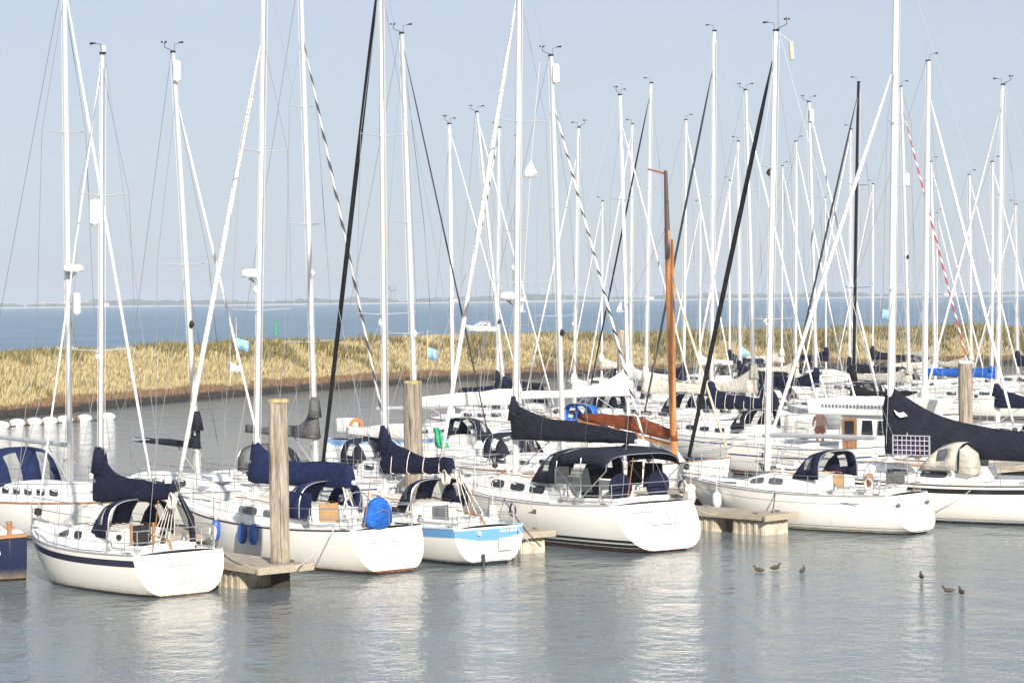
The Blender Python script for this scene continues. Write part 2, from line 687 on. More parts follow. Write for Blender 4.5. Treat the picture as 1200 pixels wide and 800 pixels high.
# far shore 4.9 km away
FS = 4900.
mb = MB()
rings = []
for i in range(-60, 61):
    x = i * 40.
    rings.append([(x, FS, -.5), (x, FS + 30, 2.2 + 1.0 * mnoise.noise(Vector((x * .004, 0, 0)))), (x, FS + 300, 3.), (x, FS + 700, 3.)])
mb.loft(rings, close=False)
tag(mb.build("beach", mat("far_sand", (.62, .56, .46), .9, var=.2, scale=.01)), kind="structure")
mb = MB()
for i in range(900):
    x = rnd.uniform(-1500, 1500)
    n = mnoise.noise(Vector((x * .006, 1.3, 0))) + .6 * mnoise.noise(Vector((x * .02, 7, 0)))
    h = max(3.0, 8.5 + 8.5 * n) * rnd.uniform(.7, 1.1)
    c = (x, FS + rnd.uniform(60, 240), 2 + h * .42)
    mb.ell(c, (h * rnd.uniform(.8, 1.9), h * .7, h * .62), 7, 5)
o = mb.build("treeline", mat("far_foliage", (.05, .075, .035), .95, var=.4, scale=.05, bump=1., bscale=.4))
tag(o, "low hazy wooded shore along the far side of the water", "woods", kind="stuff")
FH = [(18, 24, 'pale'), (-115, 14, 'pale'), (285, 18, 'red'), (-840, 16, 'red'), (905, 22, 'pale')]
for n_, (x, wd, kk) in enumerate(FH):
    t = thing("house", ["broad pale house at the beach straight below the burgee", "small pale house among the trees right of the water tower", "red roofed house on the far shore right of the white burgee",
                        "red roofed house on the far shore behind the navy-banded sloop's mast", "broad pale house on the far shore above the tall grey pile"][n_], "house", (x, FS + 40, 2.2), group="houses on the far shore")
    m_ = MB(); m_.box((0, 0, 3), (wd, 10, 6)); m_.build("wall", mat("far_render", (.55, .53, .50), .8), t)
    m_ = MB(); m_.loft([[(-wd / 2 - .5, -6, 6), (-wd / 2 - .5, 6, 6), (-wd / 2 - .5, 0, 10)], [(wd / 2 + .5, -6, 6), (wd / 2 + .5, 6, 6), (wd / 2 + .5, 0, 10)]], True, True, True, smooth=False)
    m_.build("roof", mat("far_roof_" + kk, (.30, .13, .09) if kk == 'red' else (.36, .35, .34), .8), t)
t = thing("water_tower", "slim grey water tower rising above the far trees", "tower", P(460, 345, FS + 120).to_tuple()[:2] + (2.,), 0)
m_ = MB(); m_.tube([(0, 0, 0), (0, 0, 24)], [5.5, 5.0], 12); m_.build("shaft", mat("far_concrete", (.22, .22, .22), .8), t)
m_ = MB(); m_.tube([(0, 0, 23.9), (0, 0, 26), (0, 0, 33), (0, 0, 36)], [5.2, 9, 9, 3.0], 14); m_.build("tank", MATS["far_concrete"], t)

# ------------------------------------------------------------------ haze
mb = MB()
mb.box((0, 2500, 12.5), (7000, 5500, 27))
hz = mb.build("haze", [], sharp=0)
hm = bpy.data.materials.new("haze")
hm.use_nodes = True
hm.node_tree.nodes.remove(hm.node_tree.nodes["Principled BSDF"])
pv = hm.node_tree.nodes.new("ShaderNodeVolumePrincipled")
pv.inputs["Color"].default_value = (.72, .84, 1.0, 1)
pv.inputs["Density"].default_value = 0.00017
pv.inputs["Anisotropy"].default_value = 0.0
hm.node_tree.links.new(pv.outputs[0], hm.node_tree.nodes["Material Output"].inputs["Volume"])
hz.data.materials.append(hm)
tag(hz, "thin blue haze over the water", "haze", kind="stuff")

# ------------------------------------------------------------------ boats
NAVYS = (.010, .014, .045)
BLK = (.012, .012, .014)
H_WHITE = hull_mat("white_gelcoat", boot=((.10, .16, BLK),))
H_PLAIN = hull_mat("plain_white_gelcoat", boot=((.09, .13, (.10, .10, .11)),))
H_BLUEBOOT = hull_mat("white_gelcoat_blue_boot", boot=((.10, .17, (.02, .06, .22)),), sheer=((.16, .21, (.02, .06, .22)),))
H_NAVYSHEER = hull_mat("cream_gelcoat_navy_band", top=(.80, .77, .70), sheer=((.10, .26, (.018, .016, .04)),), af_z=.07)
H_B2 = hull_mat("cream_gelcoat", top=(.82, .79, .72), boot=((.05, .09, (.14, .05, .02)),), af_z=.05)
H_B3 = hull_mat("white_gelcoat_light_blue_band", top=(.82, .79, .73), sheer=((.03, .22, (.12, .29, .52)), (.22, .25, (.6, .66, .72))), boot=((.10, .13, (.3, .32, .34)),), antifoul=(.02, .022, .03), af_z=.09)
H_B4 = hull_mat("white_gelcoat_twin_black_stripes", boot=((.28, .36, BLK), (.15, .235, BLK)), antifoul=(.10, .018, .010), af_z=.13)
H_B5 = hull_mat("white_gelcoat_grey_boot", boot=((.17, .19, (.2, .2, .2)), (.08, .10, (.05, .06, .08))), sheer=((.20, .225, (.35, .36, .38)),), antifoul=(.06, .045, .035), af_z=.05)
H_B6 = hull_mat("white_gelcoat_black_band", sheer=((.07, .22, BLK),), boot=((.12, .16, (.4, .4, .4)), (.05, .09, (.3, .3, .3))), antifoul=(.015, .015, .02), af_z=.06)
H_NAVY = hull_mat("navy_hull_paint", top=(.012, .018, .05), antifoul=(.012, .012, .015), rough=.15)
H_MOTOR = hull_mat("trawler_hull", top=(.80, .78, .72), sheer=((.30, .36, (.02, .05, .16)),), boot=((.10, .18, (.25, .02, .015)),))


class Hull:
    def __init__(s, L, B, fs, fm, fb, tr=.72, tx=.35, oh=.9, dst=.0, depth=.45, bmax=.42, e_st=.62):
        s.__dict__.update(locals())

    def hb(s, t):
        if t < s.bmax:
            return s.B / 2 * (s.tr + (1 - s.tr) * math.sin(math.pi / 2 * t / s.bmax))
        u = (t - s.bmax) / (1 - s.bmax)
        return max(.015, s.B / 2 * (1 - u ** 2.1) ** .92)

    def zs(s, t):
        if t < .35:
            return s.fm + (s.fs - s.fm) * ((.35 - t) / .35) ** 2
        return s.fm + (s.fb - s.fm) * ((t - .35) / .65) ** 1.7

    def zb(s, t):
        return lerp(s.dst, -.02, t) - s.depth * max(0., math.sin(math.pi * min(1, t ** .8))) ** .8

    def x(s, t, zf):
        return t * s.L + (1 - t) ** 4 * s.tx * zf - sstep(.55, 1., t) * s.oh * (1 - zf) ** 1.15

    def tdeck(s, x):
        """station of a deck point at x"""
        lo, hi = 0., 1.
        for _ in range(24):
            mid = (lo + hi) / 2
            if s.x(mid, 1) < x:
                lo = mid
            else:
                hi = mid
        return (lo + hi) / 2

    def deck(s, x, yf=0.):
        t = s.tdeck(x)
        return s.zs(t) + .07 * (1 - yf * yf), s.hb(t)

    def section(s, t, n=13, inset=0.):
        b, zt, zb = s.hb(t), s.zs(t), s.zb(t)
        e1 = lerp(lerp(s.e_st, .62, sstep(0, .3, t)), 1.15, sstep(.5, 1., t))
        out, at = [], []
        for j in range(-n, n + 1):
            a = (1 - abs(j) / n) * math.pi / 2          # 0 at the deck edge, pi/2 on the centreline
            u = 1 - abs(j) / n
            a = math.pi / 2 * u
            y = b * max(0., math.cos(a)) ** e1 * (1 if j >= 0 else -1)
            z = zt - (zt - zb) * math.sin(a) ** 1.0
            zf = (z - zb) / max(.05, (zt - zb))
            out.append(Vector((s.x(t, zf), y, z)))
            at.append(zt - z)
        return out, at

    def build(s, root, hm, tm=None, nst=26, n=11):
        rings, at = [], []
        for i in range(nst + 1):
            t = (i / nst)
            t = 1 - (1 - t) ** 1.15
            r, a = s.section(t, n)
            rings.append(r)
            at += a
        mb = MB()
        mb.loft([r for r in rings], close=False, at=at)
        o = mb.build("hull", hm, root, sharp=55, attr=True)
        mb = MB()
        r, a = s.section(0, n)
        c = sum(r, Vector()) / len(r)
        c = Vector(((r[0].x + r[n].x) / 2, 0, (r[0].z + r[n].z) / 2))
        vs = [p - Vector((.001, 0, 0)) for p in r] + [c]
        mb._add(vs, [[i + 1, i, len(r)] for i in range(len(r) - 1)] + [[0, len(r) - 1, len(r)]], 0, False, None, a + [.3])
        mb.build("transom", tm or hm, root, attr=True, sharp=0)
        return o


class Boat:
    def __init__(b, label, loc, head, hull, hm, cat="sailboat", name="sailing_boat", group=None, lod=2, tm=None):
        b.root = thing(name, label, cat, (loc[0], loc[1], 0), R(head), group)
        b.h, b.lod, b.head = hull, lod, head
        b.loc = Vector((loc[0], loc[1], 0))
        hull.build(b.root, hm, tm, (14, 20, 30)[lod], (7, 9, 12)[lod])

    def local(b, p):
        d = Vector(p) - b.loc
        d.rotate(Matrix.Rotation(-R(b.head), 3, 'Z'))
        return d

    def edge(b, x, side, dz=0., din=0.):
        t = b.h.tdeck(x)
        return Vector((x, side * max(.02, b.h.hb(t) - din), b.h.zs(t) + dz))

    def deckmesh(b, mat_=None, pit=None, pit_w=.55, pit_d=.42, rail=TEAK):
        """deck; pit = (x0, x1) leaves the cockpit open and sinks a well there"""
        h = b.h
        n = (12, 18, 26)[b.lod]
        ts = [i / n for i in range(n + 1)]
        if pit:
            a, c = h.tdeck(pit[0]), h.tdeck(pit[1])
            ts = sorted([t for t in ts if abs(t - a) > .02 and abs(t - c) > .02] + [a, c])
        rows = []
        for t in ts:
            bb = h.hb(t)
            row = []
            for f in (-1, -pit_w, -pit_w / 2, 0, pit_w / 2, pit_w, 1):
                row.append(Vector((h.x(t, 1), bb * f, h.zs(t) + .07 * (1 - f * f) - .004)))
            rows.append(row)
        mb = MB()
        vs = [p for r in rows for p in r]
        fs = []
        for i in range(len(rows) - 1):
            for j in range(6):
                if pit and 1 <= j <= 4 and ts[i] >= a - 1e-6 and ts[i + 1] <= c + 1e-6:
                    continue
                fs.append([i * 7 + j, i * 7 + j + 1, (i + 1) * 7 + j + 1, (i + 1) * 7 + j])
        mb._add(vs, [f[::-1] for f in fs], 0, True)
        mb.build("deck", mat_ or DECK, b.root, sharp=30)
        if pit:
            mb = MB()
            pr = [r for r, t in zip(rows, ts) if a - 1e-6 <= t <= c + 1e-6]
            ring = [r[1] for r in pr] + [pr[-1][j] for j in (2, 3, 4)] + [r[5] for r in reversed(pr)] + [pr[0][j] for j in (4, 3, 2)]
            zmin = min(p.z for p in ring)
            top = [p + Vector((0, 0, .10)) for p in ring]
            mid = [Vector((p.x, p.y * .97, zmin - pit_d * .35)) for p in ring]
            mid2 = [Vector((lerp(pit[0], pit[1], .5) + (p.x - lerp(pit[0], pit[1], .5)) * .96, p.y * .55, zmin - pit_d * .35)) for p in ring]
            bot = [Vector((q.x, q.y, zmin - pit_d)) for q in mid2]
            mb.loft([top, mid, mid2, bot], True, False, True, smooth=False)
            mb.build("cockpit", DECK if b.lod < 2 else GREYDECK, b.root, sharp=0)
            mb = MB()
            mb.tube(top + [top[0]], .045, 6)
            mb.build("coaming", DECK, b.root)
        if rail is not None:
            for sd in (-1, 1):
                mb = MB()
                pts = [b.edge(h.x(i / 20, 1), sd, .015, .015) for i in range(21)]
                mb.tube(pts, .028 if b.lod == 2 else .032, 6)
                mb.build("toe_rail", rail, b.root)

    def cabin(b, x0, x1, wf, ht, windows=(), wmat=None, front=1.4, mat_=None, hatches=(), wz=(.34, .78), aft=.12):
        h = b.h
        n = 12
        b.cab = dict(x0=x0, x1=x1, wf=wf, ht=ht)
        wmaxd = .5 * h.B * wf

        def prof_(x):
            t = h.tdeck(x)
            w_ = min(wf * h.hb(t), wmaxd)
            k = sstep(x1, x1 - front, x) if False else (1 - sstep(x1 - front, x1, x))
            z0 = h.zs(t) + .05
            hh = max(.03, ht * k)
            return w_, z0, hh
        b.cprof = prof_
        rings = []
        for i in range(n + 1):
            x = lerp(x0, x1, i / n)
            w_, z0, hh = prof_(x)
            sh = -aft * (1 - sstep(x0, x0 + .3, x))
            rings.append([Vector((x, -w_, z0 - .08)), Vector((x + .0, -w_ * .95, z0 + hh * .72)), Vector((x, -w_ * .84, z0 + hh * .94)), Vector((x, -w_ * .45, z0 + hh * 1.05)),
                          Vector((x, 0, z0 + hh * 1.09)), Vector((x, w_ * .45, z0 + hh * 1.05)), Vector((x, w_ * .84, z0 + hh * .94)), Vector((x, w_ * .95, z0 + hh * .72)), Vector((x, w_, z0 - .08))])
        mb = MB()
        mb.loft(rings, False, True, True)
        mb.build("cabin", mat_ or DECK, b.root, sharp=30)
        for sd in (-1, 1):
            for (xa, xb) in windows:
                pts = []
                m_ = 14
                for j in range(m_):
                    a = 2 * math.pi * j / m_
                    ex, ez = math.copysign(abs(math.cos(a)) ** .45, math.cos(a)), math.copysign(abs(math.sin(a)) ** .45, math.sin(a))
                    v = lerp(wz[0], wz[1], .5 + ez / 2)
                    x = lerp(xa, xb, .5 + ex / 2) - (v - .5) * .12
                    w_, z0, hh = prof_(x)
                    vv = v / .72 if v < .72 else 1.0
                    y = lerp(w_, w_ * .95, min(1, vv)) if v <= .72 else lerp(w_ * .95, w_ * .84, (v - .72) / .22)
                    pts.append((x, sd * (y + .012), z0 + hh * v))
                mb = MB()
                mb.poly(pts if sd < 0 else pts[::-1], .01)
                mb.build("window", wmat or GLASS, b.root, sharp=0)
        for (hx, hl) in hatches:
            w_, z0, hh = prof_(hx)
            mb = MB()
            mb.box((hx, 0, z0 + hh * 1.09 + .025), (hl, hl * .95, .05), taper=.92)
            mb.build("hatch", GREYGLASS, b.root, sharp=0)

    def mast(b, base, top, rad=.09, mat_=None, spreaders=(), sp=.95, sw=.25, gear=(), boom=None, bm=None, chain=None, backstay=True, fract=1.0, shrouds=True):
        base, top = Vector(base), Vector(top)
        b.mb, b.mt = base, top
        n = 10 if b.lod == 2 else 7
        o = MB()
        o.tube([base, base.lerp(top, .7), top], [rad, rad * .97, rad * .72], n, sq=.68, sqdir=(1, 0, 0))
        mo = o.build("mast", mat_ or ALUW, b.root)
        h = b.h
        chx = chain if chain is not None else base.x - .25
        tips = []
        for q, fz in enumerate(spreaders):
            c = base.lerp(top, fz)
            l = sp * (1 - .22 * q)
            pair = []
            for sd in (-1, 1):
                tip = c + Vector((-sw * l, sd * l, .05))
                o = MB()
                o.tube([c, tip], [.032, .020], 6, sq=.6, sqdir=(1, 0, 0))
                o.build("spreader", ALU if mat_ is not BLACKM else BLACKM, mo)
                pair.append(tip)
            tips.append(pair)
        # masthead
        o = MB()
        dirv = (top - base).normalized()
        o.box(top + Vector((-.02, 0, .03)), (.20, .08, .06))
        o.build("masthead_fitting", BLACK, mo, sharp=0)
        if b.lod >= 1:
            o = MB()
            o.tube([base.lerp(top, .12) + Vector((-rad * 1.0, 0, 0)), base.lerp(top, .97) + Vector((-rad * .78, 0, 0))], .016, 4)
            o.build("sail_track", LETTER, mo)
            o = MB()
            for q in range(3):
                c = base + Vector((0, (-1, 1, 1)[q] * rad * .75, (.75, .7, 1.1)[q]))
                o.tube([c, c + Vector((0, (-.1, .1, .1)[q], 0))], .05, 8)
                o.build("mast_winch", STEEL, mo)
                o = MB()
        if 'vane' in gear:
            o = MB()
            o.tube([top + Vector((.05, 0, .05)), top + Vector((.05, .02, .26)), top + Vector((.32, .08, .30))], .009, 4)
            o.tube([top + Vector((.24, .05, .30)), top + Vector((.40, .11, .30))], [.015, .035], 4)
            o.build("wind_vane", BLACK, mo)
        if 'ant' in gear:
            o = MB()
            o.tube([top + Vector((-.1, 0, .05)), top + Vector((-.1, 0, .95))], .010, 5)
            o.build("antenna", WIRE, mo)
        if 'cups' in gear:
            o = MB()
            o.tube([top + Vector((0, 0, .05)), top + Vector((-.35, -.1, .2)), top + Vector((-.35, -.1, .35))], .012, 5)
            for a in range(3):
                o.ell(top + Vector((-.35 + .08 * math.cos(a * 2.1), -.1 + .08 * math.sin(a * 2.1), .36)), (.035, .035, .035), 6, 4)
            o.build("wind_cups", BLACK, mo)
        if 'light' in gear:
            o = MB()
            o.tube([top + Vector((.02, -.05, .06)), top + Vector((.02, -.05, .22))], .05, 8)
            o.build("masthead_light", WHITE, mo)
        for g in gear:
            if isinstance(g, tuple) and g[0] == 'tube':      # radar reflector
                c = base.lerp(top, g[1])
                o = MB()
                o.tube([c + Vector((.16, g[2], -.34)), c + Vector((.16, g[2], -.28)), c + Vector((.16, g[2], .28)), c + Vector((.16, g[2], .34))], [.06, .125, .125, .06], 12)
                o.build("radar_reflector", WHITE, mo)
            if isinstance(g, tuple) and g[0] == 'radar':
                c = base.lerp(top, g[1])
                o = MB()
                o.tube([c + Vector((.36, 0, -.02)), c + Vector((.36, 0, .02)), c + Vector((.36, 0, .14)), c + Vector((.36, 0, .20))], [.27, .31, .30, .20], 18)
                o.build("radar_dome", WHITE, mo)
                o = MB()
                o.box(c + Vector((.22, 0, -.07)), (.4, .16, .06)); o.tube([c + Vector((.05, 0, -.32)), c + Vector((.40, 0, -.08))], .03, 6)
                o.build("radar_bracket", ALU, mo)
            if isinstance(g, tuple) and g[0] == 'lamp':
                c = base.lerp(top, g[1])
                o = MB()
                o.tube([c + Vector((.10, 0, -.09)), c + Vector((.16, 0, .0)), c + Vector((.12, 0, .1))], [.06, .09, .05], 8)
                o.build("deck_light", BLACK if g[2] else WHITE, mo)
        # wires
        wr = .0085 if b.lod == 2 else .011
        hnd = base.lerp(top, fract)
        if shrouds:
            for k_, sd in enumerate((-1, 1)):
                e = b.edge(chx, sd, .02, .06)
                o = MB(); o.tube([base.lerp(top, min(fract, .97))] + [p[k_] for p in reversed(tips)] + [e], wr, 4, caps=False)
                o.build("shroud", WIRE, b.root)
                if spreaders:
                    o = MB(); o.tube([base.lerp(top, spreaders[0] - .01), b.edge(chx - .35, sd, .02, .08)], wr, 4, caps=False)
                    o.build("lower_shroud", WIRE, b.root)
        if backstay:
            z, bb = h.deck(h.tx + .12)
            o = MB()
            if b.lod >= 1:
                br = Vector((h.tx + .9, 0, z + 2.6))
                o.tube([top + Vector((-.12, 0, 0)), br], wr, 4, caps=False)
                for sd in (-1, 1):
                    o.tube([br, Vector((h.tx + .15, sd * bb * .6, z))], wr * .8, 4, caps=False)
            else:
                o.tube([top, Vector((h.tx + .15, 0, z))], wr, 4, caps=False)
            o.build("backstay", WIRE, b.root)
        if b.lod >= 1:      # a few halyards along the mast
            o = MB()
            for q in range(2):
                o.tube([base + Vector((.10 - .22 * q, .05 - .1 * q, .2)), top + Vector((.08 - .2 * q, .03 - .06 * q, -.2))], .007, 4, caps=False)
            o.build("halyard", ROPE, b.root)
        if boom:
            zb, ln, rise = boom
            b.b0 = base.lerp(top, (zb - base.z) / (top.z - base.z)) + Vector((-.08, 0, 0))
            b.b1 = b.b0 + Vector((-ln, 0, rise))
            o = MB()
            o.tube([b.b0, b.b1], [.075, .065], 8, sq=.75, sqdir=(0, 0, 1))
            bo = o.build("boom", bm or ALUG, b.root)
            o = MB()
            s0 = b.b0.lerp(b.b1, .30)
            o.tube([s0, base + Vector((-.1, 0, .12))], .022, 6)
            o.build("boom_vang", ALUG, b.root)

    def cover(b, mat_, h0=.75, h1=.16, wid=.15, fall=3.2, collar=.55, lump=.042, hump=0., ties=0, tiemat=None, droop=.08, end=.98, seed=1, blunt=.35):
        """sail cover lying on the boom, highest at the mast"""
        n, m_ = 18, 14
        ax = (b.b1 - b.b0)
        rings = []
        for i in range(-1, n + 1):
            s = i / n * end
            if i < 0:
                c = b.b0 + Vector((.24, 0, 0))
                s_ = 0.
            else:
                c = b.b0 + ax * s
                s_ = s
            hh = h1 + (h0 - h1) * math.exp(-fall * s_) + hump * math.sin(math.pi * min(1, s_ * 1.05)) ** 2 + .02 * math.sin(seed + s * 9)
            ww = wid * (1 - .45 * s_) + .05 * math.exp(-6 * s_)
            if i < 0:
                hh *= .96
                ww *= .55
            if s_ > .93:
                hh *= .9
                ww *= .85
            r = []
            for j in range(m_):
                a = 2 * math.pi * j / m_
                y = math.sin(a) * ww
                z = math.cos(a)
                if z > 0:
                    zz = z * hh
                    y *= (1 - .55 * (z ** 1.3))
                else:
                    zz = z * droop
                nn = mnoise.noise(Vector((s * 5 + seed * 7, math.cos(a) * 1.6, math.sin(a) * 1.6))) * lump * (1 + 1.5 * hh)
                r.append(c + Vector((nn * .5, y + nn * math.sin(a), zz + nn * max(0, math.cos(a)))))
            rings.append(r)
        mb = MB()
        mb.loft(rings, True, True, True)
        o = mb.build("sail_cover", mat_, b.root, sharp=0)
        if collar:
            c0 = b.b0 + Vector((.10, 0, h0 * .55))
            mb = MB()
            mb.tube([c0, c0 + Vector((0, 0, h0 * .45)), c0 + Vector((0.01, 0, h0 * .45 + collar))], [.24, .17, .11], 10)
            mb.build("mast_collar", mat_, o, sharp=0)
        for q in range(ties):
            s = (q + .7) / (ties + .5) * .9
            c = b.b0 + ax * s
            hh = h1 + (h0 - h1) * math.exp(-fall * s)
            ww = wid * (1 - .45 * s) + .05 * math.exp(-6 * s)
            pts = []
            for j in range(13):
                a = 2 * math.pi * j / 12
                y, z = math.sin(a) * (ww + .02), math.cos(a)
                if z > 0:
                    y *= (1 - .55 * (z ** 1.3)); z = z * (hh + .03)
                else:
                    z *= droop + .02
                pts.append(c + Vector((.10 * math.cos(a), y, z)))
            mb = MB(); mb.tube(pts, .013, 4, caps=False)
            mb.build("sail_tie", tiemat or ROPE, o)
        return o

    def jib(b, mat_, rad=.06, fract=.97, spiral=False, foot=None, drum=True, sag=.0):
        rad *= .80
        h = b.h
        x = h.L - .12
        p0 = Vector(foot) if foot else Vector((x, 0, h.fb + .10))
        p1 = b.mb.lerp(b.mt, fract) + Vector((.10, 0, 0))
        q0 = p0.lerp(p1, .03)
        n = 14
        pts = [q0.lerp(p1, i / n) + Vector((-sag, 0, -sag)) * math.sin(math.pi * i / n) for i in range(n + 1)]
        rs = [rad * (.55 + .6 * math.sin(math.pi * min(1, .12 + .8 * (i / n))) ** .7) * (1 if i < n else .3) for i in range(n + 1)]
        rs[-2] *= .8
        mb = MB()
        mb.tube(pts, rs, 9 if b.lod == 2 else 7, spiral=spiral)
        mb.build("furled_jib", mat_, b.root, sharp=0)
        mb = MB(); mb.tube([p0, q0], .012, 5); mb.tube([pts[-1], b.mb.lerp(b.mt, min(1, fract + .015))], .012, 5)
        mb.build("forestay", WIRE, b.root)
        if drum and b.lod >= 1:
            mb = MB()
            d = (p1 - p0).normalized()
            mb.tube([p0 + d * .10, p0 + d * .13, p0 + d * .26, p0 + d * .29], [.05, .10, .10, .05], 10)
            mb.build("furling_drum", BLACK, b.root)

    def rails(b, n=4, x0=None, x1=None, ht=.58, wires=2, pit=True, pul=True):
        h = b.h
        x0 = h.tx + .12 if x0 is None else x0
        x1 = h.L - 1.15 if x1 is None else x1
        r = .0135
        if pit:
            xe = x0 + h.L * .13
            for zf, nm in ((1., "pushpit"),):
                mb = MB()
                for zz in (ht, ht * .52):
                    pts = [b.edge(xe, -1, zz, .05), b.edge(x0 + .25, -1, zz, .05), b.edge(x0, -1, zz, .22), b.edge(x0, 1, zz, .22), b.edge(x0 + .25, 1, zz, .05), b.edge(xe, 1, zz, .05)]
                    mb.tube(pts, r, 6)
                for xx, dd in ((xe, .05), (x0 + .25, .05), (x0, .22)):
                    for sd in (-1, 1):
                        mb.tube([b.edge(xx, sd, 0, dd), b.edge(xx, sd, ht, dd)], r, 6)
                mb.build(nm, STEEL, b.root)
        if pul:
            mb = MB()
            xb = h.L - .05
            for zz in (ht + .02, ht * .52):
                pts = [b.edge(x1, -1, zz, .05), b.edge(lerp(x1, xb, .55), -1, zz + .02, .03), Vector((xb + .12, 0, h.fb + zz + .06)), b.edge(lerp(x1, xb, .55), 1, zz + .02, .03), b.edge(x1, 1, zz, .05)]
                mb.tube(pts, r, 6)
            for sd in (-1, 1):
                mb.tube([b.edge(x1, sd, 0, .05), b.edge(x1, sd, ht, .05)], r, 6)
                mb.tube([b.edge(lerp(x1, xb, .6), sd, 0, .04), b.edge(lerp(x1, xb, .55), sd, ht, .03)], r, 6)
            mb.build("pulpit", STEEL, b.root)
        xs = [lerp(x0 + h.L * .13, x1, (i + 1) / (n + 1)) for i in range(n)]
        for sd in (-1, 1):
            if b.lod == 2:
                for xx in xs:
                    mb = MB(); mb.tube([b.edge(xx, sd, 0, .05), b.edge(xx, sd, ht, .05)], .012, 6)
                    mb.build("stanchion", STEEL, b.root)
            mb = MB()
            if b.lod < 2:
                for xx in xs:
                    mb.tube([b.edge(xx, sd, 0, .05), b.edge(xx, sd, ht, .05)], .014, 5)
            for zz in (ht, ht * .52)[:wires]:
                mb.tube([b.edge(lerp(x0 + h.L * .13, x1, i / 8), sd, zz, .05) for i in range(9)], .007 if b.lod == 2 else .009, 4, caps=False)
            mb.build("lifeline", WIRE, b.root)

    def hood(b, mat_, xf, xa, w_, zb, ht, win=True, side_win=True, vin=None, edge=None, backlean=.0):
        """folding spray hood: front at xf, open aft edge at xa"""
        ks = [0, .22, .45, .7, 1.]
        hs = [.10, .62, .90, .99, 1.0]
        n = 20
        rings = []
        for k_, hh in zip(ks, hs):
            x = lerp(xf, xa, k_)
            r = []
            for j in range(n + 1):
                a = math.pi * j / n
                ca, sa = math.cos(a), math.sin(a)
                y = w_ * (.86 + .14 * k_) * math.copysign(abs(ca) ** .62, ca)
                z = ht * hh * abs(sa) ** .55
                r.append(Vector((x - backlean * z / ht, y, zb + z)))
            rings.append(r)
        m_ = n + 1
        vs = [p for r in rings for p in r]
        f_c, f_w = [], {}
        for i in range(len(rings) - 1):
            for j in range(n):
                f = [i * m_ + j, i * m_ + j + 1, (i + 1) * m_ + j + 1, (i + 1) * m_ + j]
                key = None
                if win and i in (0,) and 6 <= j <= 13 and j not in (9, 10):
                    key = 'f%d' % (j > 9)
                if win and i == 1 and 6 <= j <= 13 and j not in (9, 10):
                    key = 'f%d' % (j > 9)
                if side_win and i in (2,) and (1 <= j <= 4 or n - 5 <= j <= n - 2):
                    key = 's%d' % (j > 9)
                if key:
                    f_w.setdefault(key, []).append(f)
                else:
                    f_c.append(f)
        mb = MB(); mb._add(vs, f_c)
        o = mb.build("sprayhood", mat_, b.root, sharp=0, solid=.02)
        for key, fs in f_w.items():
            used = sorted({i for f in fs for i in f})
            ix = {v: i for i, v in enumerate(used)}
            mb = MB(); mb._add([vs[i] for i in used], [[ix[i] for i in f] for f in fs])
            mb.build("hood_window", vin or VINYL, o, sharp=0)
        mb = MB(); mb.tube([p + Vector((-.005, 0, 0)) for p in rings[-1]], .018, 6)
        mb.build("hood_frame", edge or STEEL, o)
        return o

    def wheel(b, x, z, rad=.42, y=0., cover=None):
        c = Vector((x, y, z))
        mb = MB()
        if cover:
            mb.tube([c + Vector((.05, 0, 0)), c + Vector((.03, 0, 0)), c + Vector((-.03, 0, 0)), c + Vector((-.05, 0, 0))], [rad * .6, rad, rad, rad * .6], 24)
            mb.build("wheel_cover", cover, b.root, sharp=50)
        else:
            mb.ring(c, rad, .016, (1, 0, 0), 24, 6)
            for q in range(6):
                a = q * math.pi / 3
                mb.tube([c, c + Vector((0, math.cos(a) * rad, math.sin(a) * rad))], .009, 5)
            mb.build("steering_wheel", STEEL, b.root)
        mb = MB()
        mb.box((x + .14, y, z - .35), (.16, .22, .8), taper=.8)
        mb.build("wheel_pedestal", WHITE, b.root, sharp=0, bevel=.02)

    def winch(b, x, y, z):
        mb = MB()
        mb.tube([(x, y, z), (x, y, z + .06), (x, y, z + .10), (x, y, z + .17), (x, y, z + .18)], [.08, .075, .05, .065, .03], 12)
        mb.build("winch", STEEL, b.root)

    def misc(b, name, mb, mat_, **kw):
        return mb.build(name, mat_, b.root, **kw)

    def clutter(b, seed=1, anchor=True):
        """deck gear of the near boats"""
        rr = random.Random(seed)
        h = b.h
        c = b.cab
        for sd in (-1, 1):
            pts = []
            for i in range(9):
                x = lerp(c['x0'] + .3, c['x1'] - 1.8, i / 8)
                w_, z0, hh = b.cprof(x)
                pts.append((x, sd * w_ * .70, z0 + hh * 1.0 + (.07 if i % 2 else .045)))
            mb = MB(); mb.tube(pts, .018, 5); mb.build("grab_rail", TEAK, b.root)
            # jib sheet led aft along the side deck
            pts = [b.edge(lerp(c['x0'] - .3, h.L - 1.2, i / 10), sd, .05, .16 + .05 * math.sin(i * 1.7 + seed)) for i in range(11)]
            mb = MB(); mb.tube(pts, .012, 4); mb.build("jib_sheet", rr.choice((ROPE, DROPE, mat("blue_rope", (.05, .10, .28), .9))), b.root)
            w_, z0, hh = b.cprof(c['x1'] - 2.2)
            mb = MB(); mb.tube([(c['x1'] - 2.2, sd * w_ * .5, z0 + hh), (c['x1'] - 2.2, sd * w_ * .5, z0 + hh + .16), (c['x1'] - 2.12, sd * w_ * .5, z0 + hh + .22), (c['x1'] - 2.02, sd * w_ * .5, z0 + hh + .22)], [.05, .05, .06, .08], 8)
            mb.build("deck_vent", WHITE, b.root)
            for x in (h.tx + .35, h.L - .9):
                p = b.edge(x, sd, .0, .14)
                mb = MB(); mb.tube([p + Vector((-.12, 0, .06)), p + Vector((.12, 0, .06))], .02, 6); mb.box(p + Vector((0, 0, .03)), (.08, .04, .06)); mb.build("cleat", STEEL, b.root)
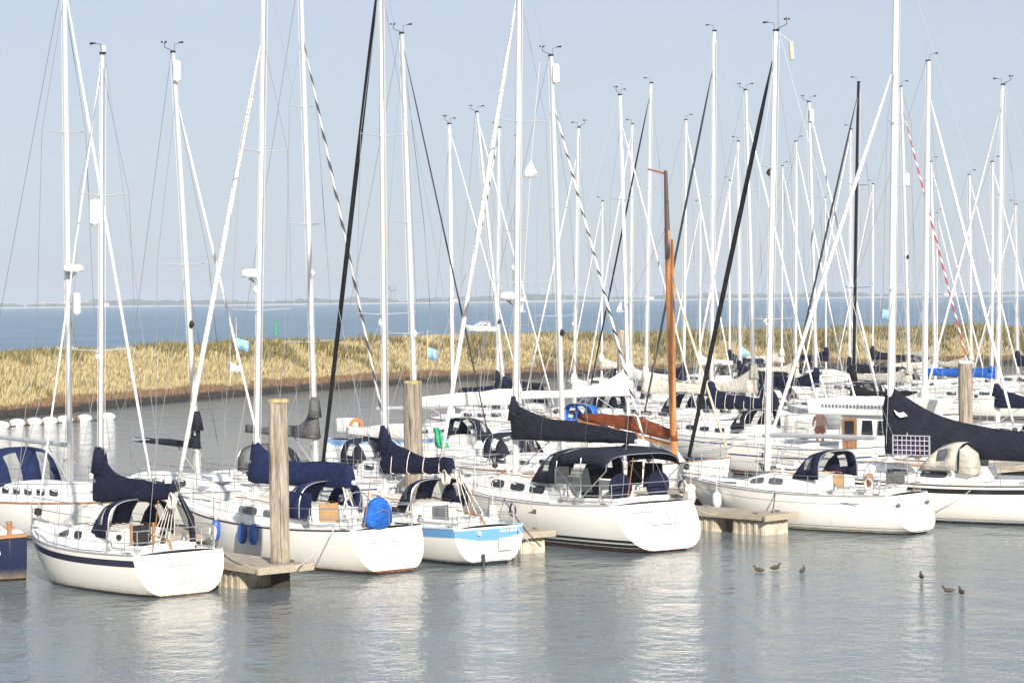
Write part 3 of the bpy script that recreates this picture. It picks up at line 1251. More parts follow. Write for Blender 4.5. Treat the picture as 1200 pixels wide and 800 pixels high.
        # halyards led over the cabin roof
        mb = MB()
        for q in range(4):
            y = -.32 + .2 * q
            w_, z0, hh = b.cprof(b.mb.x - .3)
            w2, z2, h2 = b.cprof(c['x0'] + .35)
            mb.tube([(b.mb.x - .12, y * .5, z0 + hh * 1.1 + .03), (lerp(b.mb.x, c['x0'], .4), y + .1, z0 + hh * 1.08 + .03), (c['x0'] + .35, y, z2 + h2 * 1.08 + .03)], .011, 4)
        mb.build("control_lines", ROPE, b.root)
        if anchor:
            x = h.L - .05
            mb = MB()
            mb.tube([(x - .7, 0, h.fb + .06), (x + .22, 0, h.fb + .10)], .025, 6)
            mb.loft([[(x + .20, -.02, h.fb + .1), (x + .2, .02, h.fb + .1), (x + .18, 0, h.fb + .13)], [(x + .0, -.14, h.fb - .14), (x + .0, .14, h.fb - .14), (x - .05, 0, h.fb - .05)]], True, True, True, smooth=False)
            mb.build("anchor", mat("galvanised_steel", (.32, .33, .34), .55, metal=.5), b.root)
        # coiled line on the stern rail
        sd = rr.choice((-1, 1))
        p = b.edge(h.tx + .5, sd, .42, .02)
        pts = []
        for i in range(61):
            a = 2 * math.pi * i / 12
            pts.append(p + Vector((.13 * math.cos(a) + rr.uniform(-.012, .012), .01 * (i / 12 - 2.5), .17 * math.sin(a) - .05 + rr.uniform(-.012, .012))))
        mb = MB(); mb.tube(pts, .013, 4); mb.build("hanging_coil", rr.choice((ROPE, DROPE)), b.root)
        # flag staff and lowered flag
        p = Vector((h.tx + .12, -sd * h.hb(0) * .5, h.fs + .05))
        mb = MB(); mb.tube([p, p + Vector((-.28, 0, 1.25))], .014, 5); mb.build("flag_staff", TEAK, b.root)

    def lettering(b, y0, y1, z, rows=1, size=.07, gap=.55, mat_=None, seed=1):
        """unreadable name lettering on the transom, as in the photograph"""
        rr = random.Random(seed)
        mb = MB()
        h = b.h
        for q in range(rows):
            zz = z - q * size * 1.9
            y = y0
            while y < y1:
                ww = size * rr.uniform(.35, .8)
                zf = (zz - h.zb(0)) / (h.zs(0) - h.zb(0))
                mb.box((h.tx * zf - .006, y + ww / 2, zz), (.008, ww * .7, size * rr.uniform(.6, 1.)))
                y += ww * (1 + gap * .5) if rr.random() < .85 else size
        mb.build("lettering", mat_ or LETTER, b.root, sharp=0)


def at_mast(px, D, head, mx, z=1.5):
    """boat origin so that its mast at local x = mx is seen in column px at depth D"""
    p = XZ(px, z, D)
    a = R(head)
    return (p.x - math.cos(a) * mx, p.y - math.sin(a) * mx)


def mtop(b, px, py, D):
    return b.local(P(px, py, D))


def proj(p):
    d = Vector(p) - Vector((0, 0, CAMH))
    k_ = F / d.dot(fwd)
    return 600 + d.dot(rtv) * k_, 400 - d.dot(upv) * k_


def fit(loc, head, px, z, lo=2., hi=14.):
    """local x whose point (x, 0, z) is seen in column px"""
    a = R(head)
    for _ in range(30):
        mid = (lo + hi) / 2
        q = proj((loc[0] + math.cos(a) * mid, loc[1] + math.sin(a) * mid, z))[0]
        if q > px:
            lo = mid
        else:
            hi = mid
    return (lo + hi) / 2


H_CREAMT = hull_mat("cream_transom", top=(.80, .78, .72), af_z=.03)
H_B4T = hull_mat("white_transom", top=(.82, .80, .75), antifoul=(.10, .018, .010), af_z=.06)


def coil(b, c, n=5):
    mb = MB()
    pts = []
    for i in range(n * 12 + 1):
        a = 2 * math.pi * i / 12
        pts.append(c + Vector((.10 * math.cos(a) + rnd.uniform(-.012, .012), .012 * (i / 12 - n / 2) * 2.2, .19 * math.sin(a) + rnd.uniform(-.015, .015))))
    mb.tube(pts, .014, 5)
    mb.build("coiled_rope", ROPE, b.root)


# ---- first boat: navy band under the deck edge
loc, hd = W(217, 697), 130
L = fit(loc, hd, 41, 1.2)
mx = fit(loc, hd, 118, 1.5)
b = Boat("small cream sloop with a navy band along its hull, nearest the camera", loc, hd, Hull(L, 2.95, 1.0, .96, 1.28, tr=.86, tx=.28, oh=1.0, dst=-.02, e_st=.52), H_NAVYSHEER, tm=H_CREAMT)
b.deckmesh(pit=(.7, 2.05), pit_w=.56, rail=mat("grey_toe_rail", (.30, .30, .30), .5))
b.cabin(2.05, L - 1.9, .62, .44, windows=((3.35, 3.72), (4.05, 4.65)), front=1.6, hatches=((L - 2.9, .5),))
D = b.loc.y + math.sin(R(hd)) * mx
b.mast((mx, 0, 1.45), mtop(b, 120, 64, D), .085, ALUW, (.37, .70), .92, .15, ('vane', 'light', ('tube', .665, .12), ('lamp', .36, 0)), (2.12, 3.5, .28), ALUG, fract=.97)
b.cover(NAVY, 1.12, .26, .17, 4.2, .16, seed=3, droop=.12)
mb = MB(); c = b.b0 + Vector((.16, .22, .55)); mb.tube([c + Vector((0, -.02, 0)), c + Vector((.01, .03, 0))], .085, 14); b.misc("cover_badge", mb, WHITE)
b.jib(WHITE, .03, .97)
b.rails(3)
b.hood(NAVY, 3.05, 1.95, .95, 1.28, .92)
# bulkhead with companionway, instruments
mb = MB(); mb.box((2.02, -.05, 1.22), (.03, .50, .66)); b.misc("companionway", mb, BLACK, sharp=0)
for y in (-.36, .27):
    mb = MB(); mb.box((2.0, y, 1.22), (.05, .06, .75)); b.misc("companionway_jamb", mb, TEAK, sharp=0)
for y, z in ((.62, 1.30), (-.62, 1.32), (-.62, 1.12)):
    mb = MB(); mb.tube([(2.02, y, z), (1.96, y, z)], .07, 12); b.misc("instrument", mb, BLACK)
for y in (-1, 1):
    b.winch(1.7, y * 1.06, 1.12)
mb = MB(); mb.tube([(.55, 0, 1.05), (.75, 0, 1.28), (1.65, 0, 1.35)], [.03, .03, .022], 8); b.misc("tiller", mb, TEAK)
mb = MB(); mb.tube([(.78, -.75, 1.0), (.80, -.70, 1.75), (.95, -.45, 2.35)], [.075, .085, .05], 8); b.misc("furled_ensign", mb, CHAR)
mb = MB()
for q in range(6):
    mb.tube([b.b1 + Vector((.15, .02 * q - .05, 0)), Vector((.95 + .05 * q, .12 * q - .3, 1.05))], .014, 4)
b.misc("mainsheet", mb, ROPE)
coil(b, b.b1 + Vector((.12, .05, -.16)), 5)
b.lettering(-.35, .35, .70, 1, .06, seed=2)
b.lettering(-.25, .2, .28, 1, .05, seed=5)
b.clutter(1)
b1 = b

# ---- second boat
loc, hd = W(464, 671), 131
L = fit(loc, hd, 204, 1.3)
mx = fit(loc, hd, 300, 1.6)
b = Boat("cream sloop with a square navy boom cover behind the thick square pile", loc, hd, Hull(L, 3.1, 1.12, 1.02, 1.36, tr=.76, tx=.42, oh=1.1, dst=.0, e_st=.55), H_B2)
b.deckmesh(pit=(.9, 2.9), pit_w=.54, rail=mat("black_toe_rail", (.05, .045, .04), .5))
b.cabin(2.9, L - 2.2, .60, .46, windows=((3.5, 4.6), (4.9, 5.8)), wmat=GREYGLASS, front=1.9, hatches=((L - 3.2, .5), (4.6, .4)))
D = b.loc.y + math.sin(R(hd)) * mx
b.mast((mx, 0, 1.5), mtop(b, 310, -34, D), .10, ALUW, (.36, .66), 1.0, .15, ('vane', ('radar', .425), ('lamp', .40, 0)), (2.15, 4.4, .08), ALUW, fract=.87)
b.cover(NAVYB, 1.0, .50, .20, 7.5, 0, seed=8, droop=.16)
b.jib(WCLOTH, .085, .865)
b.rails(4)
b.hood(NAVYB, 3.9, 2.75, 1.05, 1.32, .92)
mb = MB(); mb.box((2.78, .98, 1.62), (.95, .03, .72)); b.misc("spray_dodger", mb, NAVYB, sharp=0)
mb = MB(); mb.box((2.86, 0, 1.25), (.04, .62, .75)); b.misc("companionway", mb, mat("varnished_door", (.40, .24, .12), .5), sharp=0)
b.wheel(1.6, 1.55, .45)
for y in (-1, 1):
    b.winch(2.2, y * 1.1, 1.25)
    b.winch(3.3, y * .75, 1.62)
pts = [(.52, .18 + .40 * math.cos(a), 1.32 + (.62 if math.sin(a) > 0 else .22) * math.sin(a)) for a in [2 * math.pi * i / 20 for i in range(20)]]
mb = MB(); mb.loft([[(x + .13, .18 + (y - .18) * .9, 1.32 + (z - 1.32) * .9) for x, y, z in pts], [(x, y, z) for x, y, z in pts], [(x - .12, y, z) for x, y, z in pts], [(x - .17, .18 + (y - .18) * .85, 1.32 + (z - 1.32) * .85) for x, y, z in pts]], True, True, True)
o = b.misc("horseshoe_buoy_cover", mb, ROYAL, sharp=60)
mb = MB(); mb.tube([(.33, -.05, 1.2), (.33, -.05, 1.55), (.33, .15, 1.62), (.33, .35, 1.55)], .018, 5); b.misc("stern_bracket", mb, STEEL)
b.lettering(-.3, .5, .78, 1, .06, seed=3)
b.lettering(-.15, .35, .42, 2, .05, seed=6)
mb = MB(); mb.tube([b.b1 + Vector((.5, 0, 0)), (1.5, 0, 1.2)], .02, 5); mb.tube([b.b1 + Vector((.55, 0, 0)), (1.5, .3, 1.2)], .02, 5); b.misc("mainsheet", mb, ROPE)
b.clutter(2)
b2 = b

# ---- third boat: light blue band
loc, hd = W(576, 661), 125
L = fit(loc, hd, 372, 1.3)
mx = fit(loc, hd, 452, 1.6)
b = Boat("small cream sloop with a light blue band around its stern", loc, hd, Hull(L, 2.75, .98, .92, 1.22, tr=.80, tx=.12, oh=1.1, dst=.02, e_st=.55), H_B3)
b.deckmesh(pit=(.6, 2.5), pit_w=.55, rail=None)
for sd in (-1, 1):
    mb = MB(); mb.tube([b.edge(b.h.x(i / 20, 1), sd, .012, .0) for i in range(21)], .03, 6); b.misc("rubbing_strake", mb, mat("pale_blue_strake", (.30, .48, .66), .5))
b.cabin(2.5, L - 2.1, .60, .48, windows=((3.0, 3.9), (4.2, 4.9)), front=1.6, hatches=((L - 2.9, .45),))
D = b.loc.y + math.sin(R(hd)) * mx
b.mast((mx, 0, 1.45), mtop(b, 446, -40, D), .10, ALUW, (.345, .68), 1.0, .15, ('vane', ('lamp', .33, 0)), (2.18, 3.9, .22), ALUG, fract=.985)
b.cover(NAVY, 1.02, .32, .20, 3.6, .28, seed=12, ties=4, end=.86, droop=.06)
b.jib(BLKCL, .075, .985)
b.rails(3)
b.hood(NAVY, 3.35, 2.45, .95, 1.32, .82)
for y in (-1, 1):
    b.winch(1.9, y * 1.0, 1.08)
mb = MB(); mb.tube([(.25, 0, 1.0), (.5, 0, 1.25), (1.5, .1, 1.35)], [.03, .03, .022], 8); b.misc("tiller", mb, TEAK)
mb = MB(); mb.box((2.42, 0, 1.1), (.04, .5, .62)); b.misc("companionway", mb, GREYGLASS, sharp=0)
mb = MB(); mb.tube([(3.9, 1.2, 1.05), (2.1, 1.05, 1.25)], .05, 7); b.misc("spinnaker_pole", mb, ALUW)
mb = MB(); mb.box((-.04, -.42, .52), (.03, .42, .34)); o = b.misc("stern_ladder", mb, mat("grey_plate", (.55, .55, .54), .5), sharp=0, bevel=.01)
mb = MB(); mb.tube([(-.06, .3, .3), (-.10, .3, -.2)], .05, 6); b.misc("rudder_post", mb, BLACK)
b.lettering(-.95, -.35, .86, 1, .08, mat_=WHITE, seed=7)
mb = MB(); mb.tube([(.06, .35, .84), (.03, .35, .84)], .06, 12); b.misc("vent", mb, WHITE)
coil(b, b.b1 + Vector((.8, .05, -.2)), 6); coil(b, b.b1 + Vector((.2, 0, -.2)), 4)
mb = MB()
for q in range(4):
    mb.tube([b.b1 + Vector((.3, .03 * q, 0)), Vector((.7, .25 * q - .4, 1.02))], .014, 4)
b.misc("mainsheet", mb, ROPE)
b.clutter(3)
b3 = b

# ---- fourth boat: bimini and twin wheels
loc, hd = W(787, 646), 127
L = fit(loc, hd, 512, 1.5)
mx = fit(loc, hd, 604, 1.8)
b = Boat("large white cruising yacht with a dark bimini and two navy wheel covers", loc, hd, Hull(L, 3.7, 1.28, 1.18, 1.52, tr=.82, tx=.85, oh=.75, dst=.04, e_st=.5), H_B4, tm=H_B4T)
b.deckmesh(pit=(1.15, 3.6), pit_w=.58, rail=ALUG)
b.cabin(3.6, L - 2.2, .60, .50, windows=((4.3, 5.0), (5.25, 5.95), (6.3, 7.0)), front=2.4, hatches=((L - 3.4, .55), (6.2, .5)))
D = b.loc.y + math.sin(R(hd)) * mx
b.mast((mx, 0, 1.75), mtop(b, 609, -52, D), .115, ALUW, (.37, .68), 1.15, .2, (('radar', .34), ('lamp', .4, 0), ('tube', .395, -.1)), (2.85, 5.6, .12), ALUW, fract=.93)
b.cover(CHAR, .95, .17, .20, 1.9, .30, seed=21, droop=.05, ties=2, tiemat=DROPE)
b.jib(WCLOTH, .085, .925)
b.rails(4)
b.hood(CHAR, 4.9, 3.55, 1.25, 1.72, .98)
# bimini over the cockpit
n = 14
rings = []
for k_, (x, zz) in enumerate(((3.45, 2.66), (3.1, 2.74), (2.3, 2.80), (1.5, 2.78), (1.15, 2.68))):
    rings.append([Vector((x, 1.32 * math.copysign(abs(math.cos(math.pi * j / n)) ** .7, math.cos(math.pi * j / n)), zz - .42 + .42 * math.sin(math.pi * j / n) ** .6)) for j in range(n + 1)])
mb = MB(); mb.loft(rings, False)
o = b.misc("bimini", mb, CHAR, solid=.02, sharp=0)
mb = MB()
for x, zz in ((1.18, 2.66), (2.3, 2.78), (3.4, 2.64)):
    r = [Vector((x, 1.33 * math.copysign(abs(math.cos(math.pi * j / n)) ** .7, math.cos(math.pi * j / n)), zz - .43 + .42 * math.sin(math.pi * j / n) ** .6)) for j in range(n + 1)]
    mb.tube([Vector((2.3, r[0].y, 1.4))] + r + [Vector((2.3, r[-1].y, 1.4))], .018, 6)
mb.build("bimini_frame", STEEL, o)
# side curtains of the tent with clear windows, starboard side dark
for sd in (1, -1):
    for q, (xa, xb) in enumerate(((3.45, 2.80), (2.7, 1.95))):
        mb = MB()
        mb.poly([(xa, sd * 1.36, 2.25), (xb, sd * 1.36, 2.28), (xb - .15 * q, sd * 1.32, 1.62), (xa + .05, sd * 1.32, 1.55)], .012)
        b.misc("tent_curtain", mb, (VINYL if sd == 1 else CHAR), sharp=0)
b.wheel(1.35, 1.72, .40, .68, NAVY)
b.wheel(1.35, 1.72, .40, -.68, NAVY)
mb = MB(); mb.box((2.3, 0, 1.3), (1.0, .5, .5), taper=.9); b.misc("cockpit_table", mb, WHITE, sharp=0, bevel=.03)
mb = MB(); mb.box((3.55, 0, 1.5), (.05, .62, .85)); b.misc("companionway", mb, BLACK, sharp=0)
for y in (-1, 1):
    b.winch(2.2, y * 1.45, 1.45); b.winch(3.0, y * 1.32, 1.46)
mb = MB(); mb.box((.05 + .85 * .45, 0, .72), (.012, 1.15, .02)); b.misc("bathing_platform_seam", mb, LETTER, sharp=0)
mb = MB()
for y in (-.35, -.62):
    mb.tube([(.62, y, 1.05), (.34, y, .62)], .016, 5)
b.misc("stern_ladder", mb, STEEL)
b.lettering(.1, .75, 1.05, 1, .10, seed=11)
mb = MB(); t_ = b.h.tdeck(4.3); mb.box((4.0, b.h.hb(t_) - .045, .98), (.55, .05, .12)); b.misc("hull_window", mb, mat("olive_window", (.16, .16, .08), .2), sharp=0)
mb = MB(); mb.ell((.9, -1.5, 1.6), (.08, .2, .13)); b.misc("life_sling", mb, WCLOTH)
mb = MB()
for q in range(4):
    mb.tube([b.b1 + Vector((.3, .03 * q, 0)), Vector((3.5, .2 * q - .3, 2.0))], .013, 4)
b.misc("mainsheet", mb, DROPE)
b.clutter(4)
b4 = b

# ---- fifth boat
loc, hd = W(1081, 625), 136.5
L = fit(loc, hd, 800, 1.45)
mx = fit(loc, hd, 899, 1.7)
b = Boat("white sloop with a bare grey boom and small navy sprayhood beside the ribbed float", loc, hd, Hull(L, 3.05, 1.12, 1.06, 1.32, tr=.72, tx=.55, oh=1.3, dst=.06, e_st=.55), H_B5)
b.deckmesh(pit=(1.0, 3.0), pit_w=.55, rail=mat("grey_toe_rail", (.3, .3, .3)))
b.cabin(3.0, L - 2.1, .60, .45, windows=((4.4, 4.95), (5.15, 5.7), (6.3, 7.2)), wmat=GREYGLASS, front=2.0, hatches=((L - 3.2, .5),))
D = b.loc.y + math.sin(R(hd)) * mx
b.mast((mx, 0, 1.6), mtop(b, 909, 37, D), .105, ALUW, (.345, .69), 1.0, .15, ('vane', 'ant', 'cups', ('lamp', .68, 1), ('lamp', .34, 0)), (2.72, 3.9, .02), ALUG, fract=.945)
mb = MB(); mb.tube([b.mt + Vector((-.5, -.1, -.35)), b.mt + Vector((-.55, -.1, -.9))], .07, 8); mb.tube([b.mt + Vector((-.05, 0, .0)), b.mt + Vector((-.5, -.1, -.36))], .012, 4); b.misc("radar_reflector", mb, mat("tan_plastic", (.6, .5, .36), .6))
b.jib(BLKCL, .085, .935)
b.rails(4)
b.hood(NAVY, 4.05, 3.0, 1.0, 1.50, .82)
mb = MB(); mb.box((2.97, 0, 1.25), (.04, .55, .7)); b.misc("companionway", mb, mat("varnished_door", (.4, .24, .12)), sharp=0)
b.wheel(1.75, 1.55, .45)
for y in (-1, 1):
    b.winch(2.3, y * 1.1, 1.24)
mb = MB(); mb.ell((1.2, .95, 1.62), (.10, .20, .17)); mb.ring((1.2, .95, 1.55), .16, .035, (1, .3, 0), 14, 6); b.misc("coiled_rope", mb, TEAK)
mb = MB(); mb.box((.72, .3, 1.62), (.05, .9, .34)); b.misc("stern_dodger", mb, GREYC, sharp=0)
for y in (.72, -.78):
    mb = MB(); mb.ell((.34, y, .86), (.05, .11, .06)); b.misc("hull_vent", mb, GREYC)
mb = MB()
for q, z in enumerate((.45, .62, .8)):
    mb.box((.06 + .55 * (z - .06) / 1.06 - .02, -.1, z), (.02, .32, .02))
b.misc("transom_step", mb, LETTER, sharp=0)
mb = MB(); mb.box((1.9, b.h.hb(.2) * .985, .90), (1.2, .012, .02)); b.misc("hull_trim", mb, LETTER, sharp=0)
b.clutter(5)
b5 = b

# ---- sixth boat at the right edge
hd = 145
D = 75.5
Ls, mx = 11.4, 6.7
loc = at_mast(1043, D, hd, mx, 1.7)
b = Boat("white yacht with a huge charcoal sail cover and a black stripe below its deck", loc, hd, Hull(Ls, 3.5, 1.22, 1.14, 1.5, tr=.8, tx=.7, oh=.9, dst=.04), H_B6)
b.deckmesh(pit=(1.2, 3.5), rail=mat("black_toe_rail", (.05, .045, .04)))
b.cabin(3.5, Ls - 2.3, .58, .42, windows=((4.3, 5.2), (5.6, 6.4)), front=2.2, hatches=((7.6, .5),))
b.mast((mx, 0, 1.6), mtop(b, 1051, -62, D), .12, ALUW, (.34, .66), 1.1, .2, ('vane',), (2.15, 5.4, -.12), ALUW, fract=.765)
b.cover(CHAR, 1.95, .62, .26, 3.4, .0, seed=31, droop=.22, end=1., lump=.035)
mb = MB()
c = b.b0 + Vector((-.40, .24, 1.05))
mb.poly([c + Vector((.22, .0, .16)), c + Vector((.05, .0, .06)), c + Vector((-.12, .02, .10)), c + Vector((-.26, .02, -.02)), c + Vector((-.02, .03, -.08)), c + Vector((.12, .02, .0))], .015)
b.misc("cover_emblem", mb, WHITE, sharp=0)
b.jib(WCLOTH, .08, .76)
b.rails(4)
hd_ = b.hood(BEIGE, 5.2, 3.9, 1.2, 1.58, .82, win=True, vin=GREYGLASS)
mb = MB(); mb.loft([[(3.85, 1.18, 1.5), (3.85, 1.1, 2.25), (3.85, .5, 2.38), (3.85, .45, 1.5)], [(3.35, 1.22, 1.45), (3.45, 1.12, 2.05), (3.45, .5, 2.1), (3.35, .45, 1.45)]], True, True, True); b.misc("cockpit_cover", mb, BEIGE, sharp=0, bevel=.05)
# solar panel on a pole by the guard rail
t_ = b.h.tdeck(5.2)
y_ = b.h.hb(t_)
mb = MB(); mb.tube([(5.3, y_ - .08, 1.15), (5.3, y_ - .08, 2.75)], .022, 7); b.misc("panel_pole", mb, STEEL)
k = NT("solar_cells")
tc = k.n("ShaderNodeTexCoord")
br = k.n("ShaderNodeTexBrick")
br.offset = 0
br.inputs["Color1"].default_value = (.05, .035, .09, 1)
br.inputs["Color2"].default_value = (.015, .014, .03, 1)
br.inputs["Mortar"].default_value = (.55, .55, .58, 1)
br.inputs["Scale"].default_value = 1.0
br.inputs["Brick Width"].default_value = .15
br.inputs["Row Height"].default_value = .15
br.inputs["Mortar Size"].default_value = .012
mp = k.n("ShaderNodeMapping")
mp.inputs["Rotation"].default_value = (R(90), 0, 0)
k.l(tc.outputs["Object"], mp.inputs[0])
k.l(mp.outputs[0], br.inputs[0])
k.l(br.outputs[0], k.b.inputs["Base Color"])
k.b.inputs["Roughness"].default_value = .15
mb = MB(); mb.box((0, 0, 0), (1.20, .03, .56))
o = mb.build("solar_panel", k.m, b.root, sharp=0, loc=(5.15, y_ - .04, 2.36))
mb = MB()
for s_ in (-1, 1):
    mb.box((s_ * .61, 0, 0), (.03, .045, .62)); mb.box((0, 0, s_ * .295), (1.2, .045, .03))
mb.build("panel_frame", ALU, o, sharp=0)
b.lettering(0, 0.01, .8)
mb = MB()
rr = random.Random(4)
x = 3.1
while x < 4.3:
    w__ = rr.uniform(.05, .10)
    t_ = b.h.tdeck(x)
    r_, a_ = b.h.section(t_, 12)
    y_ = b.h.hb(t_) + .004
    mb.box((x, y_ - .03, b.h.zs(t_) - .145), (w__, .03, .06), rz=-.03)
    x += w__ + .05
b.misc("hull_lettering", mb, WHITE, sharp=0)
b.clutter(6)
b6 = b

# ---- dark blue workboat at the left edge
hd = 200
b = Boat("navy blue workboat with a brown wooden gunwale", (-12.75, 61.6), hd, Hull(5.4, 2.2, 1.12, 1.08, 1.3, tr=.97, tx=.0, oh=.5, dst=-.1, depth=.3, e_st=.25), H_NAVY, cat="workboat", name="workboat")
b.deckmesh(pit=(.5, 3.6), pit_w=.8, rail=TEAK)
for sd in (-1, 1):
    mb = MB(); mb.tube([b.edge(b.h.x(i / 14, 1), sd, .03, -.02) for i in range(15)], .06, 6); b.misc("rubbing_strake", mb, TEAK)
mb = MB(); mb.box((.95, 1.085, .72), (.55, .03, .09)); b.misc("name_board", mb, WHITE, sharp=0)
mb = MB(); mb.tube([(.4, .8, 1.1), (.4, .8, 1.42), (.4, .8, 1.44), (.4, .8, 1.5)], [.06, .06, .085, .08], 9); b.misc("mooring_post", mb, TEAK)

# ------------------------------------------------------------------ the boats behind
def yacht(px, ptx, pty, D, hd, L, label, lod=1, mx=None, hm=None, fb=1.35, B=None, sp=(.36, .68), gear=('vane',), cover=None, boom=True, bm=None, jibm=None, jr=.055, jf=.96, spiral=False, hood=None, mm=None, rad=.095, wins=3, group="sailing boats moored in the rows behind", boomz=2.3, boomlen=None, tr=.74, ckw=None, hoodz=.85, spl=.95):
    mx = mx if mx is not None else L * .58
    B = B or L * .31
    loc = at_mast(px, D, hd, mx, 1.6)
    h = Hull(L, B, fb * .82, fb * .77, fb, tr=tr, tx=.4, oh=L * .09, dst=.03)
    b = Boat(label, loc, hd, h, hm or H_WHITE, lod=lod, group=group)
    b.deckmesh(pit=(L * .10, L * .30) if lod else None, rail=rnd.choice((TEAK, ALUG, ALUG)))
    x0 = L * .30
    ws = [(lerp(x0 + .3, L * .68, q / wins), lerp(x0 + .3, L * .68, (q + .62) / wins)) for q in range(wins)]
    b.cabin(x0, L * .80, .60, .46, windows=ws, front=L * .18, hatches=((L * .72, .45),) if lod else ())
    b.mast((mx, 0, fb + .2), mtop(b, ptx, pty, D), rad, mm or ALUW, sp, spl, .15, gear, (boomz, boomlen or L * .38, .08) if boom else None, bm or ALUG, fract=min(.97, jf + .02))
    if cover is not None:
        b.cover(cover, **(ckw or dict(h0=.75, h1=.24, wid=.17, fall=3.2, collar=.2, seed=int(px))))
    if jibm is not None:
        b.jib(jibm, jr, jf, spiral)
    b.rails(4 if lod else 3, wires=2)
    if hood is not None:
        b.hood(hood, x0 + 1.0, x0 - .05, B * .32, fb * .8 + .33, hoodz, win=True)
    return b


ROW = -50.4
AL = 39.6
# far side of the first pontoon
y0 = yacht(82, 75, -22, 72, ROW, 11.8, "long white yacht with small oval windows and navy cockpit tent behind the navy-banded sloop", hm=H_PLAIN, sp=(.36, .70), gear=(('radar', .425), ('tube', .36, .2)), jibm=WCLOTH, jr=.05, jf=.98, hood=NAVYB, rad=.105, wins=6, boomz=2.75, hoodz=1.15)
yacht(232, 203, 62, 74.9, ROW, 9.8, "white sloop with a strongly raked mast and black bag at the gooseneck", sp=(.50,), gear=('vane', 'cups', ('tube', .955, 0), ('lamp', .36, 1)), cover=CHAR, ckw=dict(h0=.9, h1=.10, wid=.10, fall=26, collar=.2, seed=4, lump=.05), jibm=WCLOTH, jr=.045, jf=.88, bm=ALUG, boomz=2.5, wins=3)
yacht(370, 352, -24, 77.5, ROW, 10.6, "white sloop with a grey boom cover and grey spiral furled jib", hm=H_BLUEBOOT, sp=(.26, .5, .74), gear=(('lamp', .4, 0),), cover=GREYC, ckw=dict(h0=1.15, h1=.2, wid=.15, fall=9, collar=.15, seed=5), jibm=SPIRALG, jr=.055, jf=.87, spiral=True, hood=GREYC, boomz=2.6)
yacht(488, 471, 40, 80.5, ROW, 10.4, "white sloop behind the pile with a thin dark furled jib sloping to the right", sp=(.30, .56), gear=('vane', 'cups', ('lamp', .3, 0)), cover=WCLOTH, jibm=DROPE, jr=.03, jf=.96, hood=CHAR, wins=4)
yacht(660, 646, 66, 82.5, ROW, 10.8, "white yacht with a mostly black spiral jib running down behind the charcoal boom cover", hm=H_WHITE, sp=(.35, .62), gear=('vane', 'cups', ('tube', .955, .05), ('lamp', .31, 1)), boom=True, bm=ALUW, jibm=SPIRAL, jr=.055, jf=.87, spiral=True, hood=CHAR, boomz=2.6)
yacht(1083, 1088, 72, 97, ROW, 11.4, "white yacht with a thick white mast just left of the tall grey pile", hm=H_PLAIN, gear=('vane', 'ant'), jibm=WCLOTH, jr=.075, jf=.9, cover=WCLOTH, hood=CHAR, rad=.13, wins=4)
yacht(1169, 1175, 100, 99, 129, 10.6, "white yacht with charcoal hood behind the stern of the charcoal-covered yacht", hm=H_BLUEBOOT, gear=('vane', 'cups'), jibm=WCLOTH, jr=.06, jf=.93, cover=NAVY, hood=CHAR)
# in the fairway and along the ends
yacht(604.5, 606, 160, 97.5, AL, 10., "white sloop with a long white sail cover, moored broadside beside the split pile", hm=H_PLAIN, cover=WCLOTH, ckw=dict(h0=.62, h1=.30, wid=.26, fall=1.2, collar=.1, seed=9), boomz=2.75, boomlen=4.9, hood=CHAR, jibm=None, wins=4, gear=())
yacht(737, 727, 112, 106, AL, 10.6, "white cruiser with a royal blue hood and a white bag over its long white boom", hm=H_WHITE, cover=WCLOTH, ckw=dict(h0=1.3, h1=.22, wid=.2, fall=5, collar=.2, seed=19), boomz=2.7, boomlen=6.4, gear=('vane', 'cups'), jibm=WCLOTH, jr=.05, jf=.9, wins=4, hood=ROYAL, hoodz=1.0)
yacht(834, 837, 37, 102.5, 129, 10.8, "white yacht with a navy sail cover tied with white cord right of the wooden mast", hm=H_BLUEBOOT, cover=NAVY, ckw=dict(h0=1.0, h1=.42, wid=.22, fall=6, collar=.12, seed=23, ties=6), hood=CHAR, boomz=2.25, boomlen=4.0, gear=('vane',), jibm=DROPE, jr=.06, jf=.9, sp=(.34, .58), wins=4)
yb = yacht(531, 527, 146, 105, AL, 10.8, "white yacht with a blue stripe and an orange lifebuoy at its stern", hm=hull_mat("white_gelcoat_blue_stripe", top=(.82, .80, .76), sheer=((.0, .14, (.16, .34, .62)),)), cover=None, gear=('vane', 'cups'), jibm=WCLOTH, jr=.04, wins=4, group=None, sp=(.42,))
mb = MB(); mb.box((.55, .0, 1.72), (.6, .8, .6)); yb.misc("stern_locker", mb, WHITE, sharp=0, bevel=.04)
mb = MB(); mb.ring((.28, -1.0, 1.75), .24, .075, (.3, 1, 0), 20, 8); yb.misc("lifebuoy", mb, ORANGE)
